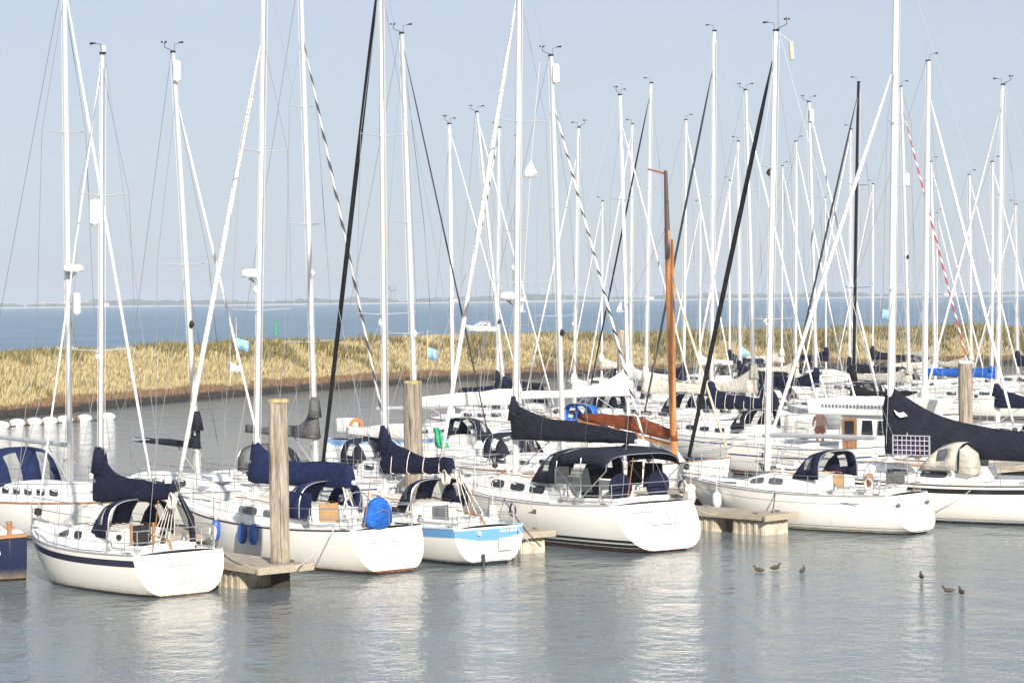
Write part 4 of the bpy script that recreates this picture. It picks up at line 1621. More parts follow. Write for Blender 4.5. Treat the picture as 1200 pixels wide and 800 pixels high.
# second pontoon
yacht(593, 559, 132, 116, ROW, 9.2, "white sloop with a strongly leaning mast topped by a black fitting", lod=1, gear=('vane', 'cups', ('lamp', .3, 1)), jibm=WCLOTH, jr=.04, cover=NAVY, sp=(.5,))
yacht(673, 678, 150, 119, 129, 9.8, "white sloop with a plain short mast right of the black-spiral jib top", lod=1, jibm=WCLOTH, jr=.05, jf=.9, cover=WCLOTH, sp=(.42,), gear=('vane', 'cups', ('lamp', .3, 0)), hood=CHAR, hoodz=1.0)
yacht(757, 763, 98, 118, 129, 11., "white yacht with a tall mast just left of the wooden mast", lod=1, jibm=BLKCL, jr=.05, cover=CREAM, ckw=dict(h0=1.1, h1=.4, wid=.22, fall=4, collar=.2, seed=29), hood=NAVY, hoodz=1.0)
yacht(884, 874, 106, 117, ROW, 10.6, "white sloop with a cream sail cover sweeping down to the left", lod=1, cover=CREAM, ckw=dict(h0=1.2, h1=.26, wid=.2, fall=3.4, collar=.2, seed=33), jibm=WCLOTH, jr=.06, jf=.9, gear=('vane', 'cups'), hood=CHAR)
yacht(957, 948, 120, 124, ROW, 10.8, "white sloop with a white radar tube at its masthead between the two tallest right-hand masts", lod=1, gear=('vane', 'cups', ('tube', .955, 0)), jibm=WCLOTH, jr=.06, cover=NAVY, hood=NAVY)
yacht(1000, 1006, 97, 120, 129, 11.2, "white yacht with a black mast and black bag over its boom end", lod=1, mm=BLACKM, bm=BLACKM, cover=BLKCL, ckw=dict(h0=1.15, h1=.14, wid=.16, fall=14, collar=.3, seed=37), boomz=2.0, hood=BLKCL, jibm=DROPE, jr=.06, jf=.95, gear=('vane',), rad=.11)
yacht(1066, 1056, 102, 128, ROW, 11.2, "white yacht with a red and white spiral furled jib", lod=1, jibm=SPIRALR, jr=.055, jf=.92, spiral=True, gear=('vane', ('tube', .70, .1), ('lamp', .45, 1)), cover=BEIGE, hood=CHAR)
yacht(1162, 1163, 190, 134, ROW, 10., "white sloop with a royal blue sail cover beyond the tall grey pile", lod=1, cover=ROYAL, ckw=dict(h0=.5, h1=.34, wid=.26, fall=2, collar=.1, seed=41), boomlen=5.0, jibm=WCLOTH, jr=.05, gear=('vane',))
back = [
    (583, 585, 150, 126, 129, 10.4, "white sloop whose furled jib carries a broad black spiral, left of the tall charcoal-covered mast", dict(jibm=SPIRAL, jr=.065, spiral=True, cover=CHAR)),
    (739, 741, 146, 137, 129, 9.8, "white sloop showing only a short mast close beside the tall twin masts", dict(jibm=WCLOTH, cover=WCLOTH)),
    (801, 804, 141, 136, ROW, 10., "white sloop with a navy cover right of the wooden mast's tip", dict(jibm=WCLOTH, cover=NAVY)),
    (868, 865, 166, 139, 129, 10., "white sloop with the shorter of two close masts left of the black furled jib", dict(jibm=WCLOTH, cover=CHAR)),
    (932, 933, 166, 142, ROW, 10., "white sloop with a mast just right of the navy sprayhood's mast", dict(jibm=WCLOTH, cover=CREAM)),
    (996, 997, 152, 145, 129, 10.2, "white sloop whose white mast rises right behind the black mast", dict(jibm=WCLOTH, jr=.06, cover=CHAR)),
    (1096, 1091, 190, 149, ROW, 10., "white sloop with the mast right behind the thick white mast", dict(jibm=WCLOTH, cover=CREAM)),
    (1193, 1190, 240, 155, 129, 9.4, "white sloop with a short mast at the far end of the back row", dict(jibm=WCLOTH, cover=NAVY)),
    (1138, 1136, 205, 152, ROW, 9.6, "white sloop with a beige cover between the thick mast and the right edge's tall mast", dict(jibm=WCLOTH, cover=BEIGE)),
]
for px, ptx, pty, D, hd, L, lab, kw in back:
    yacht(px, ptx, pty, D, hd, L, lab, lod=1, gear=('vane',), wins=3, sp=(.5,) if L < 10 else (.36, .66), hood=rnd.choice((CHAR, NAVY, NAVYB, GREYC, BLKCL)), hoodz=1.0, **kw)
third = [
    (855, 855, 212, 168, 129, 8.8, "far white sloop with a low mast left of the black furled jib's middle", WCLOTH, NAVY),
    (916, 917, 195, 170, ROW, 9.6, "far white sloop with a cream cover on its boom beyond the navy sprayhood's mast", WCLOTH, CREAM),
    (1023, 1023, 216, 174, 129, 9., "far white sloop with a low mast between the black mast and the tall right-hand mast", WCLOTH, CHAR),
    (1098, 1098, 250, 178, ROW, 8.6, "far sloop with a beige sail cover and the lowest mast behind the thick mast", WCLOTH, BEIGE),
    (820, 821, 240, 165, 129, 8.4, "far white sloop with the lowest mast between the wooden mast and the white double mast", WCLOTH, WCLOTH),
    (968, 967, 232, 172, ROW, 8.6, "far white sloop with a low mast left of the black mast", WCLOTH, NAVY),
    (705, 706, 236, 160, 129, 8.4, "far white sloop with a low thin mast left of the wooden mast", WCLOTH, CREAM),
]
for px, ptx, pty, D, hd, L, lab, jm, cm in third:
    yacht(px, ptx, pty, D, hd, L, lab, lod=0, gear=('vane',), wins=2, sp=(.5,), jibm=jm, jr=.05, cover=cm, rad=.08, hood=rnd.choice((CHAR, NAVY, GREYC, BLKCL, TAN)), hoodz=1.0, group="far boats below the embankment")

# ---- gaff-rigged boat with the wooden mast
D = 83.5
hd = ROW
mx = 5.6
loc = at_mast(790, D, hd, mx, 1.6)
b = Boat("white gaff-rigged boat with a varnished wooden mast and tan sail stowed on its boom", loc, hd, Hull(8.4, 3.0, 1.15, 1.0, 1.5, tr=.6, tx=.1, oh=.4, dst=.0), H_PLAIN, lod=2)
b.deckmesh(pit=(.8, 3.0), rail=TEAK)
b.cabin(3.0, 5.4, .6, .5, windows=((3.4, 3.9), (4.2, 4.7)), front=.4)
b.mast((mx, 0, 1.3), mtop(b, 782, 270, D), .15, VARNISH, (), 1, 0, (), (1.8, 4.9, .72), VARNISH, chain=mx - .3, fract=.9)
tp = mtop(b, 780, 200, D)
mb = MB(); mb.tube([b.mt + Vector((.02, 0, -1.0)), tp], [.11, .06], 8); b.misc("topmast", mb, mat("dark_topmast", (.08, .05, .04), .5))
mb = MB(); mb.tube([tp + Vector((0, 0, -.1)), tp + Vector((-1.25, .35, .12))], [.05, .04], 6); b.misc("topmast_yard", mb, VARNISH)
mb = MB(); mb.tube([b.b0 + Vector((-.05, .16, 1.0)), b.b0 + Vector((-.05, .16, 7.2))], [.07, .05], 8); b.misc("hoisted_spar", mb, VARNISH)
b.b0 = b.b0 + Vector((0, 0, .22)); b.b1 = b.b1 + Vector((0, 0, .10))
b.cover(TAN, .32, .18, .14, 2., 0, seed=50, droop=.05, lump=.06, hump=.26)
b.jib(mat("cream_jib", (.62, .50, .34), .8), .05, .82, drum=False)
b.rails(3)

# ---- motor cruiser with wheelhouse
hd = ROW + 6
a = R(hd)
cx, cy = 13.2, 91.3
L = 10.4
loc = (cx - math.cos(a) * L / 2, cy - math.sin(a) * L / 2)
b = Boat("white motor cruiser with a wheelhouse, wooden door and flybridge", loc, hd, Hull(L, 3.6, 1.15, 1.1, 1.7, tr=.92, tx=.0, oh=.7, dst=-.1, e_st=.4), H_MOTOR, cat="motor boat", name="motor_cruiser")
b.deckmesh(pit=(.5, 3.4), pit_w=.72, rail=STEEL)
rings = []
for z, ins in ((1.05, 0), (2.45, .10)):
    rings.append([(5.2 + ins, -1.33 + ins, z), (8.9 - ins * 5, -1.12 + ins, z), (8.9 - ins * 5, 1.12 - ins, z), (5.2 + ins, 1.33 - ins, z)])
mb = MB(); mb.loft(rings, True, True, True, smooth=False); wh = b.misc("wheelhouse", mb, WHITE, sharp=0, bevel=.05)
for sd in (-1, 1):
    for xa, xb in ((6.25, 6.75), (6.95, 7.5), (7.7, 8.2)):
        yy = lambda x: sd * (1.285 - (x - 5.2) * .057)
        mb = MB(); mb.poly([(xa, yy(xa), 1.75), (xb, yy(xb), 1.75), (xb - .06, yy(xb) - sd * .03, 2.28), (xa + .04, yy(xa) - sd * .03, 2.28)][::sd], .02)
        mb.build("window", GLASS, wh, sharp=0)
for y0_, y1_ in ((-.95, -.05), (.05, .95)):
    mb = MB(); mb.poly([(8.70, y0_, 1.7), (8.70, y1_, 1.7), (8.48, y1_ * .95, 2.3), (8.48, y0_ * .95, 2.3)], .02); mb.build("windscreen", GLASS, wh, sharp=0)
mb = MB(); mb.box((5.75, -1.28, 1.70), (.62, .06, 1.3), rz=.057); dr = b.misc("door", mb, TEAK, sharp=0)
mb = MB(); mb.box((5.75, -1.30, 2.0), (.40, .06, .5), rz=.057); mb.build("door_window", GLASS, dr, sharp=0)
mb = MB(); mb.loft([[(3.9, -1.45, 2.46), (8.4, -1.25, 2.46), (8.4, 1.25, 2.46), (3.9, 1.45, 2.46)], [(3.85, -1.5, 3.05), (8.8, -1.25, 3.05), (8.8, 1.25, 3.05), (3.85, 1.5, 3.05)]], True, True, True, smooth=False)
b.misc("flybridge", mb, WHITE, sharp=0, bevel=.06)
mb = MB()
rr = random.Random(3)
x = 4.6
while x < 7.4:
    mb.box((x, -1.485 + (x - 2.9) * .036, 2.80), (.09, .05, rr.uniform(.09, .15)), rz=.036) if 1 else None
    x += .16
b.misc("lettering", mb, LETTER, sharp=0)
mb = MB(); mb.tube([(4.0, -1.3, 3.05), (4.0, -1.3, 3.6), (6.0, -1.25, 3.6)], .02, 6); mb.tube([(4.0, 1.3, 3.05), (4.0, 1.3, 3.6), (6.0, 1.25, 3.6)], .02, 6); mb.tube([(4.0, -1.3, 3.6), (4.0, 1.3, 3.6)], .02, 6); b.misc("flybridge_rail", mb, STEEL)
mb = MB(); mb.tube([(4.4, -.9, 3.05), (4.1, -.9, 3.9), (4.1, .9, 3.9), (4.4, .9, 3.05)], .035, 6); b.misc("radar_arch", mb, WHITE)
b.rails(4)
cruiser = b

# ------------------------------------------------------------------ piles and pontoons
def pile(px, D, ztop, rad, label, white_top=False, square=False, lean=(0, 0)):
    p = XZ(px, 1.0, D)
    t = thing("mooring_pile", label, "pile", (p.x, p.y, 0), rnd.uniform(0, 1), "wooden mooring piles")
    n, m_ = 20, 26
    rings = []
    for i in range(m_ + 1):
        z = lerp(-1.2, ztop, i / m_)
        r = []
        for j in range(n):
            a = 2 * math.pi * j / n
            e = 1.0
            if square:
                e = 1 / max(abs(math.cos(a)), abs(math.sin(a))) * .86
                e = min(e, 1.12)
            rr = rad * e * (1 + .05 * mnoise.noise(Vector((math.cos(a) * 2.5 + px, math.sin(a) * 2.5, z * .25))) + .025 * mnoise.noise(Vector((math.cos(a) * 8, math.sin(a) * 8 + px, z * .5))))
            r.append((rr * math.cos(a) + lean[0] * z, rr * math.sin(a) + lean[1] * z, z if i < m_ else z + .02 * math.cos(a * 2)))
        rings.append(r)
    mb = MB(); mb.loft(rings, True, False, True)
    mb.build("post", MATS["pile"], t, sharp=50)
    mb = MB()
    mb.tube([(lean[0] * ztop, lean[1] * ztop, ztop - .02), (lean[0] * ztop, lean[1] * ztop, ztop + .05), (lean[0] * ztop, lean[1] * ztop, ztop + .07)], [rad * 1.03, rad * 1.0, rad * .8], 18)
    mb.build("cap", WHITE if white_top else mat("lichen_cap", (.42, .33, .16), .9, var=.4, scale=9), t, sharp=40)
    return t


pile(328, 58.6, 4.55, .27, "thick squared weathered pile with a flat top, nearest of the piles", square=True)
pile(485, 76.5, 4.35, .30, "grey split wooden pile standing behind the light blue banded sloop")
pile(1132, 86, 4.5, .255, "weathered pile with a pale top rising over the charcoal sail cover", white_top=True)
pile(729, 141, 5.0, .27, "distant pile with a white-banded head under the small sail")

PLANK = NT("pontoon_planks")
k = PLANK
tc = k.n("ShaderNodeTexCoord")
wv = k.n("ShaderNodeTexWave")
wv.inputs["Scale"].default_value = 3.3
wv.inputs["Distortion"].default_value = .3
k.l(tc.outputs["Object"], wv.inputs[0])
g = k.noise(3, 5, .7, stretch=(6, .6, 1))
c = k.mix(k.ramp(g, .3, .7), (.26, .22, .17), (.46, .41, .34))
c = k.mix(k.math('LESS_THAN', wv.outputs[1], .06), c, (.05, .04, .03))
k.l(c, k.b.inputs["Base Color"])
k.b.inputs["Roughness"].default_value = .85
PLANK = k.m
FLOATM = mat("concrete_float", (.50, .45, .36), .85, var=.3, scale=2.5, bump=.4, bscale=18, dark=(.30, .25, .18))
BEAM = mat("pontoon_edge_wood", (.40, .34, .26), .85, var=.35, scale=4, bump=.4, stretch=(.6, 6, 6))


def ribbed_float(x, wd, ln, parent):
    """box float with moulded ribs, top at .44"""
    mb = MB()
    mb.box((x, 0, .12), (ln, wd, .62), taper=.97)
    for q in range(5):
        for sd in (-1, 1):
            mb.box((x - ln / 2 + ln * (q + .5) / 5, sd * wd * .495, .12), (ln * .10, .05, .56))
    for q in range(4):
        for sd in (-1, 1):
            mb.box((x + sd * ln * .495, -wd / 2 + wd * (q + .5) / 4, .12), (.05, wd * .12, .56))
    mb.build("float", FLOATM, parent, sharp=0, bevel=.025)


def finger(end, hd, L, wd, label, fx=.75):
    t = thing("finger_pontoon", label, "pontoon", (end.x, end.y, 0), R(hd), "finger pontoons between the front boats")
    mb = MB(); mb.box((L / 2, 0, .55), (L, wd, .07)); mb.build("deck", PLANK, t, sharp=0)
    for sd in (-1, 1):
        mb = MB(); mb.box((L / 2, sd * (wd / 2 + .045), .52), (L + .1, .08, .17)); mb.build("edge_beam", BEAM, t, sharp=0, bevel=.015)
    mb = MB(); mb.box((-.06, 0, .52), (.10, wd + .35, .18)); mb.build("end_beam", BEAM, t, sharp=0, bevel=.015)
    for x in (fx, L * .45, L * .8):
        ribbed_float(x, wd * .92, 1.3, t)
    for x in (.5, L * .55):
        for sd in (-1, 1):
            mb = MB(); mb.tube([(x - .12, sd * (wd / 2 - .08), .64), (x + .12, sd * (wd / 2 - .08), .64)], .022, 6); mb.box((x, sd * (wd / 2 - .08), .60), (.1, .05, .05)); mb.build("cleat", STEEL, t)
    return t


pe = XZ(333, .55, 57.9)
finger(Vector((pe.x, pe.y, 0)), 130, 7.0, 1.3, "finger pontoon around the squared pile, left of the cream sloop's stern", 1.7)
finger(W(629, 648), 127, 7.0, .85, "finger pontoon end between the light blue banded sloop and the bimini yacht")
finger(W(914, 626), 134, 6.0, 1.15, "finger pontoon on a ribbed float beside the bare-boom sloop")


def walkway(xa, xb, f, label):
    a, c = Vector((xa, f(xa), 0)), Vector((xb, f(xb), 0))
    L = (c - a).length
    hd = math.atan2(c.y - a.y, c.x - a.x)
    t = thing("walkway_pontoon", label, "pontoon", a, hd)
    mb = MB(); mb.box((L / 2, 0, .55), (L, 2.0, .07)); mb.build("deck", PLANK, t, sharp=0)
    for sd in (-1, 1):
        mb = MB(); mb.box((L / 2, sd * 1.05, .52), (L, .08, .2)); mb.build("edge_beam", BEAM, t, sharp=0)
    x = 1.
    while x < L:
        mb = MB(); mb.box((x, 0, .1), (1.6, 1.8, .66)); mb.build("float", FLOATM, t, sharp=0)
        x += 4.
    return t


walkway(-12.3, 42, lambda x: 74.3 + .81 * x, "long planked walkway pontoon between the front row's bows and the boats behind")
walkway(-5, 60, lambda x: 125.5 + .81 * x, "distant planked walkway pontoon between the back rows")

# ------------------------------------------------------------------ fenders
def fender(p, col, label, grp, r=.12, ln=.55):
    t = thing("fender", label, "fender", p, 0, grp)
    mb = MB()
    mb.tube([(0, 0, -ln / 2), (0, 0, -ln / 2 + .05), (0, 0, -ln / 2 + .14), (0, 0, ln / 2 - .14), (0, 0, ln / 2 - .05), (0, 0, ln / 2)], [r * .45, r * .8, r, r, r * .8, r * .4], 14)
    mb.build("body", col, t)
    mb = MB(); mb.tube([(0, 0, ln / 2 - .01), (0, 0, ln / 2 + .06), (0, 0, ln / 2 + .65)], [.035, .012, .009], 6)
    mb.build("lanyard", ROPE, t)


BLUEF = mat("blue_fender", (.03, .10, .38), .4, var=.2)


def side_fender(b, x, side, col, label, grp, z=.72, r=.12, ln=.55):
    t = b.h.tdeck(x)
    q = Vector((x, side * (b.h.hb(t) + r + .01), z))
    q.rotate(Matrix.Rotation(R(b.head), 3, 'Z'))
    fender(b.loc + q, col, label, grp, r, ln)


g_ = "blue fenders on the cream sloop"
for px, lab in ((254, "blue fender hanging alone by the navy-banded sloop's stern corner"), (285, "blue fender of a close pair, the one farther from the squared pile"), (298, "blue fender of a close pair, the one nearer the squared pile")):
    lo, hi = 1., 9.
    for _ in range(24):
        mid = (lo + hi) / 2
        q = b2.edge(mid, 1, 0, -.1)
        q.rotate(Matrix.Rotation(R(b2.head), 3, 'Z'))
        if proj(b2.loc + q)[0] > px:
            lo = mid
        else:
            hi = mid
    side_fender(b2, mid, 1, BLUEF, lab, g_, z=.85)
g_ = "white fenders along the bare-boom sloop"
WF = mat("white_fender", (.76, .75, .70), .4)
side_fender(b5, b5.h.L - .9, 1, WF, "white fender hanging at the bare-boom sloop's bow", g_, z=.75, r=.14, ln=.5)
side_fender(b5, b5.h.L - 2.4, 1, WF, "white fender above the ribbed float on the bare-boom sloop", g_, z=.75, r=.14, ln=.5)
side_fender(b4, 5.6, 1, WF, "white fender beside the bimini yacht's side windows", "white fenders on the bimini yacht", z=.8)

# mooring ropes
def rope(p, q, sag, label, r=.016, m_=None):
    p, q = Vector(p), Vector(q)
    pts = [p.lerp(q, i / 10) - Vector((0, 0, sag * math.sin(math.pi * i / 10))) for i in range(11)]
    mb = MB(); mb.tube(pts, r, 5)
    tag(mb.build("mooring_rope", m_ or ROPE), label, "rope")


def wp(b, v):
    q = Vector(v); q.rotate(Matrix.Rotation(R(b.head), 3, 'Z'))
    return b.loc + q


rope(wp(b2, b2.edge(1.0, 1, .05, .05)), W(330, 668, .6) + Vector((.3, .6, 0)), .12, "grey mooring rope from the cream sloop's quarter to the finger by the squared pile")
rope(wp(b1, b1.edge(.6, -1, .05, .05)), W(285, 662, .6), .08, "mooring rope from the navy-banded sloop's stern corner to the finger", m_=DROPE)
rope(wp(b4, b4.edge(5.2, 1, .05, .0)), W(634, 640, .6), .10, "dark mooring rope from the bimini yacht's side to the finger end", m_=DROPE)
rope(wp(b6, b6.edge(6.6, 1, -.15, -.03)), wp(b6, b6.edge(3.2, 1, -.1, -.03)), .75, "slack grey rope looping along the side of the black-striped yacht", .014)

rope(wp(b3, b3.edge(.5, -1, .05, .05)), W(628, 640, .6), .10, "pale mooring rope from the light blue banded sloop's stern to the finger end")
rope(wp(b4, b4.edge(1.0, -1, .05, .05)), W(840, 602, .6), .15, "pale mooring rope from the bimini yacht's starboard quarter to the ribbed-float finger")
rope(wp(b5, b5.edge(4.2, 1, .02, .0)), W(905, 600, .6), .06, "dark mooring rope from the bare-boom sloop's side to its finger pontoon", m_=DROPE)

# pennants
def pennant(p, label, col, w_=.5, h_=.32, tri=True, rz=0.):
    t = thing("pennant", label, "pennant", p, rz)
    n = 8
    vs, fs = [], []
    for i in range(n + 1):
        s_ = i / n
        hh = h_ * (1 - s_ * (.95 if tri else 0)) / 2
        y = .06 * math.sin(s_ * 7) * s_
        vs += [(s_ * w_, y, -hh - s_ * .1), (s_ * w_, y, hh - s_ * .1)]
    for i in range(n):
        fs.append([2 * i, 2 * i + 2, 2 * i + 3, 2 * i + 1])
    mb = MB(); mb._add(vs, fs)
    mb.build("cloth", col, t, sharp=0, solid=.006)
    mb = MB(); mb.tube([(0, 0, -.5), (0, 0, .7)], .008, 4); mb.build("halyard", ROPE, t)


D = 66.
c = P(628, 203, D)
mb = MB(); mb._add([(-.42, 0, -.10), (.22, .05, -.26), (.12, .02, .26)], [[0, 1, 2]])
t = thing("burgee", "white triangular burgee flying high beside the tall mast's spreaders", "flag", P(622, 200, D), .3)
mb = MB(); mb._add([(-.25, 0, -.22), (.0, .05, -.20), (.25, 0, -.14), (.12, -.03, .04), (.02, 0, .30), (-.12, .03, .06)], [[0, 1, 2, 3], [0, 3, 5], [5, 3, 4]])
mb.build("cloth", WCLOTH, t, sharp=0, solid=.006)
mb = MB(); mb.tube([(-.28, 0, -3.5), (.05, 0, .6), (.3, 0, 3.0)], .008, 4); mb.build("halyard", ROPE, t)
LB = cloth("light_blue_cloth", (.30, .50, .68))
pennant(P(277, 402, 66), "light blue pennant on the thin stay above the white one", LB, .35, .3, False)
pennant(P(270, 430, 66), "white and limp pennant on the thin stay above the grassy bank", WCLOTH, .4, .3, True, .4)
pennant(P(501, 413, 75), "pale blue pennant hanging above the split pile", LB, .3, .35, False)
pennant(P(869, 412, 100), "small blue pennant on the stays left of the thick bare-boom mast", LB, .4, .45, True)
pennant(P(1032, 368, 110), "bright blue pennant beyond the black mast", LB, .5, .5, False)

# ------------------------------------------------------------------ float line in the harbour
FW = mat("white_float", (.80, .78, .74), .45, var=.1)
RUST = mat("rusty_brown", (.22, .09, .04), .8, var=.3)
FLP = [(1, 502), (20, 499), (40, 497.5), (58, 496.5), (76, 495), (99, 493.5), (126, 491.5)]
LBL = ["first white barrier float of the line, farthest left", "white barrier float with a rusty end left of the tall radar mast", "white barrier float between two rust-ended ones under the stays",
       "small white barrier float left of the radar mast", "white barrier float behind the radar mast", "white barrier float between the two masts", "last white barrier float, right of the sloop's mast"]
for (px, py), lab in zip(FLP, LBL):
    p = W(px, py)
    t = thing("barrier_float", lab, "float", p, R(35) + rnd.uniform(-.2, .2), "white floats of the harbour barrier")
    mb = MB(); mb.ell((0, 0, .16), (.52, .27, .27), 14, 8); mb.build("body", FW, t, sharp=0)
    mb = MB(); mb.ell((-.46, 0, .10), (.13, .2, .2), 10, 6); mb.build("end_cap", RUST, t, sharp=0)
mb = MB(); mb.tube([W(px, py) + Vector((0, 0, .03)) for px, py in [(-40, 506)] + FLP + [(135, 490)]], .03, 6)
tag(mb.build("barrier_rope", DROPE), "dark rope linking the white barrier floats", "rope")

# ------------------------------------------------------------------ ducks and gulls
def bird(name, p, hd, label, cat, body, headm, s=1., legs=0., grp=None):
    bm_ = bpy.data.meshes.new(name)
    vs = [(-.20, 0, .10), (-.10, 0, .085), (.02, 0, .075), (.12, 0, .10), (.165, 0, .17), (.18, 0, .225), (.235, 0, .215), (.275, 0, .208)]
    rs = [.025, .07, .092, .07, .034, .048, .024, .012]
    if legs:
        vs = [(x, y, z + .12) for x, y, z in vs]
    bm_.from_pydata([tuple(c * s for c in v) for v in vs], [(i, i + 1) for i in range(7)], [])
    o = bpy.data.objects.new(name, bm_)
    COL.objects.link(o)
    sk = o.modifiers.new("skin", 'SKIN')
    for i, sv in enumerate(bm_.skin_vertices[0].data):
        sv.radius = (rs[i] * s, rs[i] * s * .9)
        sv.use_root = (i == 2)
    sk.use_smooth_shade = True
    sb = o.modifiers.new("sub", 'SUBSURF'); sb.levels = sb.render_levels = 2
    o.data.materials.append(body)
    o.location = p
    o.rotation_euler = (0, 0, R(hd))
    tag(o, label, cat, grp)
    return o


def duckmat(name, body, head, bill):
    k = NT(name)
    tc = k.n("ShaderNodeTexCoord")
    sx = k.n("ShaderNodeSeparateXYZ")
    k.l(tc.outputs["Object"], sx.inputs[0])
    f = k.noise(30, 4, .7)
    c = k.mix(k.ramp(f, .35, .7), body, tuple(v * .55 for v in body))
    c = k.mix(k.math('MULTIPLY', k.math('GREATER_THAN', sx.outputs[0], .12), k.math('GREATER_THAN', sx.outputs[2], .15)), c, head)
    c = k.mix(k.math('GREATER_THAN', sx.outputs[0], .225), c, bill)
    k.l(c, k.b.inputs["Base Color"])
    k.b.inputs["Roughness"].default_value = .7
    return k.m


DB = duckmat("brown_duck", (.09, .06, .04), (.07, .05, .035), (.25, .15, .05))
DD = duckmat("dark_duck", (.05, .045, .04), (.02, .035, .025), (.30, .24, .06))
g_ = "ducks on the harbour water"
for px, py, hd, m_, lab in ((890, 670, 150, DB, "brown duck leading the line of three ducks, nearest the ribbed float"), (908, 667.5, 20, DD, "dark duck in the middle of the line of three"), (940, 671, 60, DB, "brown duck at the end of the line of three, below the bare-boom sloop"),
                            (1080, 678, 90, DD, "lone dark duck below the bare-boom sloop's stern"), (1112, 694, 170, DB, "brown duck of the pair at the water's corner"), (1127, 696, 100, DD, "dark duck of the pair at the water's corner")):
    bird("duck", W(px, py), hd, lab, "duck", m_, None, .72, grp=g_)
GULL = duckmat("white_gull", (.72, .72, .70), (.76, .76, .75), (.6, .4, .05))


def bank_point(px, d=13.):
    best = None
    for i, q in enumerate(bfl):
        t = (bfl[min(i + 1, len(bfl) - 1)] - bfl[max(0, i - 1)]).normalized()
        p = q + Vector((-t.y, t.x, 0)) * d
        p.z = ter_z(p, d)
        e = abs(proj(p)[0] - px) if p.y > 20 else 1e9
        if best is None or e < best[0]:
            best = (e, p)
    return best[1]


for px, lab in ((65, "white gull standing on the bank left of the radar mast"), (94, "white gull standing on the bank right of the radar mast")):
    p = bank_point(px)
    p.z += .35
    o = bird("gull", p, 200, lab, "gull", GULL, None, 1.5, grp="gulls on the embankment")
    mb = MB()
    for y in (-.04, .04):
        mb.tube([(.02, y, .06), (.03, y, -.5)], .014, 5)
    mb.build("leg", mat("gull_leg", (.5, .35, .1)), o)

# ------------------------------------------------------------------ out on the open water
hd = 172
p = W(566, 388.5)
b = Boat("white motorboat with a raised cabin passing on the open water beyond the bank", (p.x + 3.3, p.y), hd, Hull(7.2, 2.6, 1.0, 1.0, 1.5, tr=.9, tx=0, oh=.9, dst=-.05), H_PLAIN, cat="motor boat", name="motorboat", lod=1)
b.deckmesh(rail=None)
b.cabin(1.8, 5.6, .75, .75, windows=((2.2, 3.2), (3.5, 4.6)), front=1.6)
mb = MB(); mb.box((2.9, 0, 2.15), (2.2, 1.7, .08)); b.misc("hard_top", mb, WHITE, sharp=0, bevel=.03)
mb = MB()
for x in (2.0, 3.8):
    for y in (-.7, .7):
        mb.tube([(x, y, 1.6), (x, y, 2.15)], .04, 6)
b.misc("roof_post", mb, ALU)


def dinghy(px, py, D, label, s=1.):
    p = P(px, py, D); p.z = 0
    b = Boat(label, (p.x - 2 * s, p.y), 10, Hull(4.2 * s, 1.5 * s, .4, .38, .55, tr=.7, tx=0, oh=.2, dst=0, depth=.2), H_PLAIN, cat="sailboat", name="sailing_dinghy", lod=0)
    b.deckmesh(rail=None)
    mb = MB(); mb.tube([(2.7 * s, 0, .4), (2.6 * s, 0, 5.4 * s)], .05 * s, 6); b.misc("mast", mb, ALU)
    mb = MB()
    n = 6
    vs, fs = [], []
    for i in range(n + 1):
        z = lerp(.9, 5.3, i / n) * s
        w_ = 2.5 * s * (1 - i / n) ** .8 + .02
        for j in range(4):
            u = j / 3
            vs.append((2.62 * s - w_ * u, .35 * s * math.sin(math.pi * u) * (1 - i / n) + .25 * u, z - .1 * u))
    for i in range(n):
        for j in range(3):
            fs.append([i * 4 + j, i * 4 + j + 1, i * 4 + j + 5, i * 4 + j + 4])
    mb._add(vs, fs); b.misc("sail", mb, WCLOTH, sharp=0, solid=.01)


dinghy(727, 364, 1150, "tiny white sail far out on the water above the distant pile", 1.0)
dinghy(612, 362, 1250, "tiny white sail far out right of the white motorboat", .9)
p = P(323, 389, 510); p.z = 0
t = thing("channel_marker", "slim green channel marker standing in the open water", "marker", p)
mb = MB(); mb.tube([(0, 0, -.5), (0, 0, .4), (0, 0, .45), (0, 0, 2.7)], [.6, .6, .28, .22], 12); mb.build("post", GREENP, t)
mb = MB(); mb.tube([(0, 0, 2.7), (0, 0, 3.2)], [.34, .34], 12); mb.build("topmark", GREENP, t)

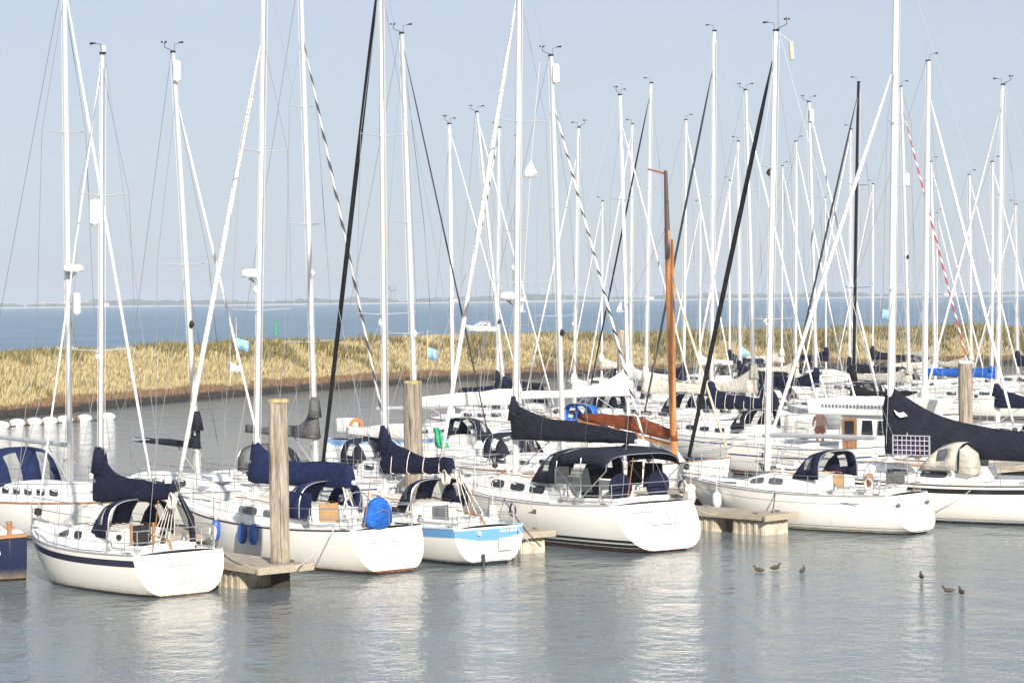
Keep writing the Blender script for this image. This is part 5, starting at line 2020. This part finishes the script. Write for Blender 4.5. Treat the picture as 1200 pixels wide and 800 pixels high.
# ------------------------------------------------------------------ person on the cruiser's aft deck
def person(p, hd, label):
    me = bpy.data.meshes.new("person")
    V = [(0, 0, .95), (0, 0, 1.12), (.01, 0, 1.30), (.0, 0, 1.44), (.02, 0, 1.53), (.04, 0, 1.62), (.045, 0, 1.72),
         (0, .18, 1.40), (-.03, .25, 1.14), (.14, .20, .98), (.20, .17, .97), (0, -.18, 1.40), (.02, -.27, 1.15), (.20, -.22, 1.05), (.27, -.19, 1.06),
         (0, .10, .90), (.03, .11, .50), (-.01, .11, .08), (.12, .12, .03), (0, -.10, .90), (.0, -.11, .50), (-.04, -.11, .08), (.09, -.12, .03)]
    E = [(0, 1), (1, 2), (2, 3), (3, 4), (4, 5), (5, 6), (3, 7), (7, 8), (8, 9), (9, 10), (3, 11), (11, 12), (12, 13), (13, 14), (0, 15), (15, 16), (16, 17), (17, 18), (0, 19), (19, 20), (20, 21), (21, 22)]
    rad = [.15, .13, .15, .12, .055, .085, .075, .065, .045, .035, .035, .065, .045, .035, .035, .095, .065, .042, .035, .095, .065, .042, .035]
    me.from_pydata(V, E, [])
    o = bpy.data.objects.new("person", me)
    COL.objects.link(o)
    o.modifiers.new("skin", 'SKIN').use_smooth_shade = True
    for i, sv in enumerate(me.skin_vertices[0].data):
        sv.radius = (rad[i], rad[i] * (1.15 if i < 4 else 1))
        sv.use_root = i == 0
    sb = o.modifiers.new("sub", 'SUBSURF'); sb.levels = sb.render_levels = 2
    me.materials.append(mat("skin", (.78, .46, .33), .55, var=.08))
    o.location = p
    o.rotation_euler = (0, 0, R(hd))
    tag(o, label, "person")
    mb = MB(); mb.tube([(0, 0, .78), (0, 0, .95), (0, 0, 1.04)], [.21, .20, .175], 14, sq=1.0)
    mb.build("shorts", mat("orange_shorts", (.50, .20, .13), .8), o)
    mb = MB(); mb.ell((.03, 0, 1.70), (.10, .09, .075), 12, 8); mb.build("hair", mat("dark_hair", (.06, .035, .02), .7), o)
    mb = MB(); mb.ell((.13, 0, 1.63), (.02, .014, .022), 8, 6); mb.build("nose", MATS["skin"], o)
    mb = MB(); mb.ell((.115, .035, 1.66), (.012, .014, .009), 8, 6); mb.ell((.115, -.035, 1.66), (.012, .014, .009), 8, 6); mb.build("eyes", BLACK, o)


# find the spot of the aft deck that is seen in the right column
best = min(((abs(proj(wp(cruiser, (x, y, 1.6)))[0] - 961), x, y) for x in np.linspace(1.0, 3.2, 12) for y in np.linspace(-.5, .5, 5)))
person(wp(cruiser, (best[1], best[2], .85)), 250, "bare-chested person standing on the motor cruiser's aft deck")

# a few loose things seen on the boats
t = thing("tarpaulin", "green folded tarpaulin beside the split pile", "tarpaulin", XZ(511, 2.2, 83), 0)
mb = MB(); rg = []
for i in range(9):
    zz = .36 - i * .09
    rg.append([(.03 * i + (.10 + .015 * i) * (1 + .5 * mnoise.noise(Vector((math.cos(a) * 2, math.sin(a) * 2, i * .4)))) * math.cos(a), .10 * math.sin(a) * (1 + .4 * mnoise.noise(Vector((math.cos(a) * 3, i * .5, 2)))), zz) for a in [2 * math.pi * j / 14 for j in range(14)]])
mb.loft(rg, True, True, True); mb.build("cloth", cloth("green_canvas", (.05, .42, .20)), t, sharp=0)
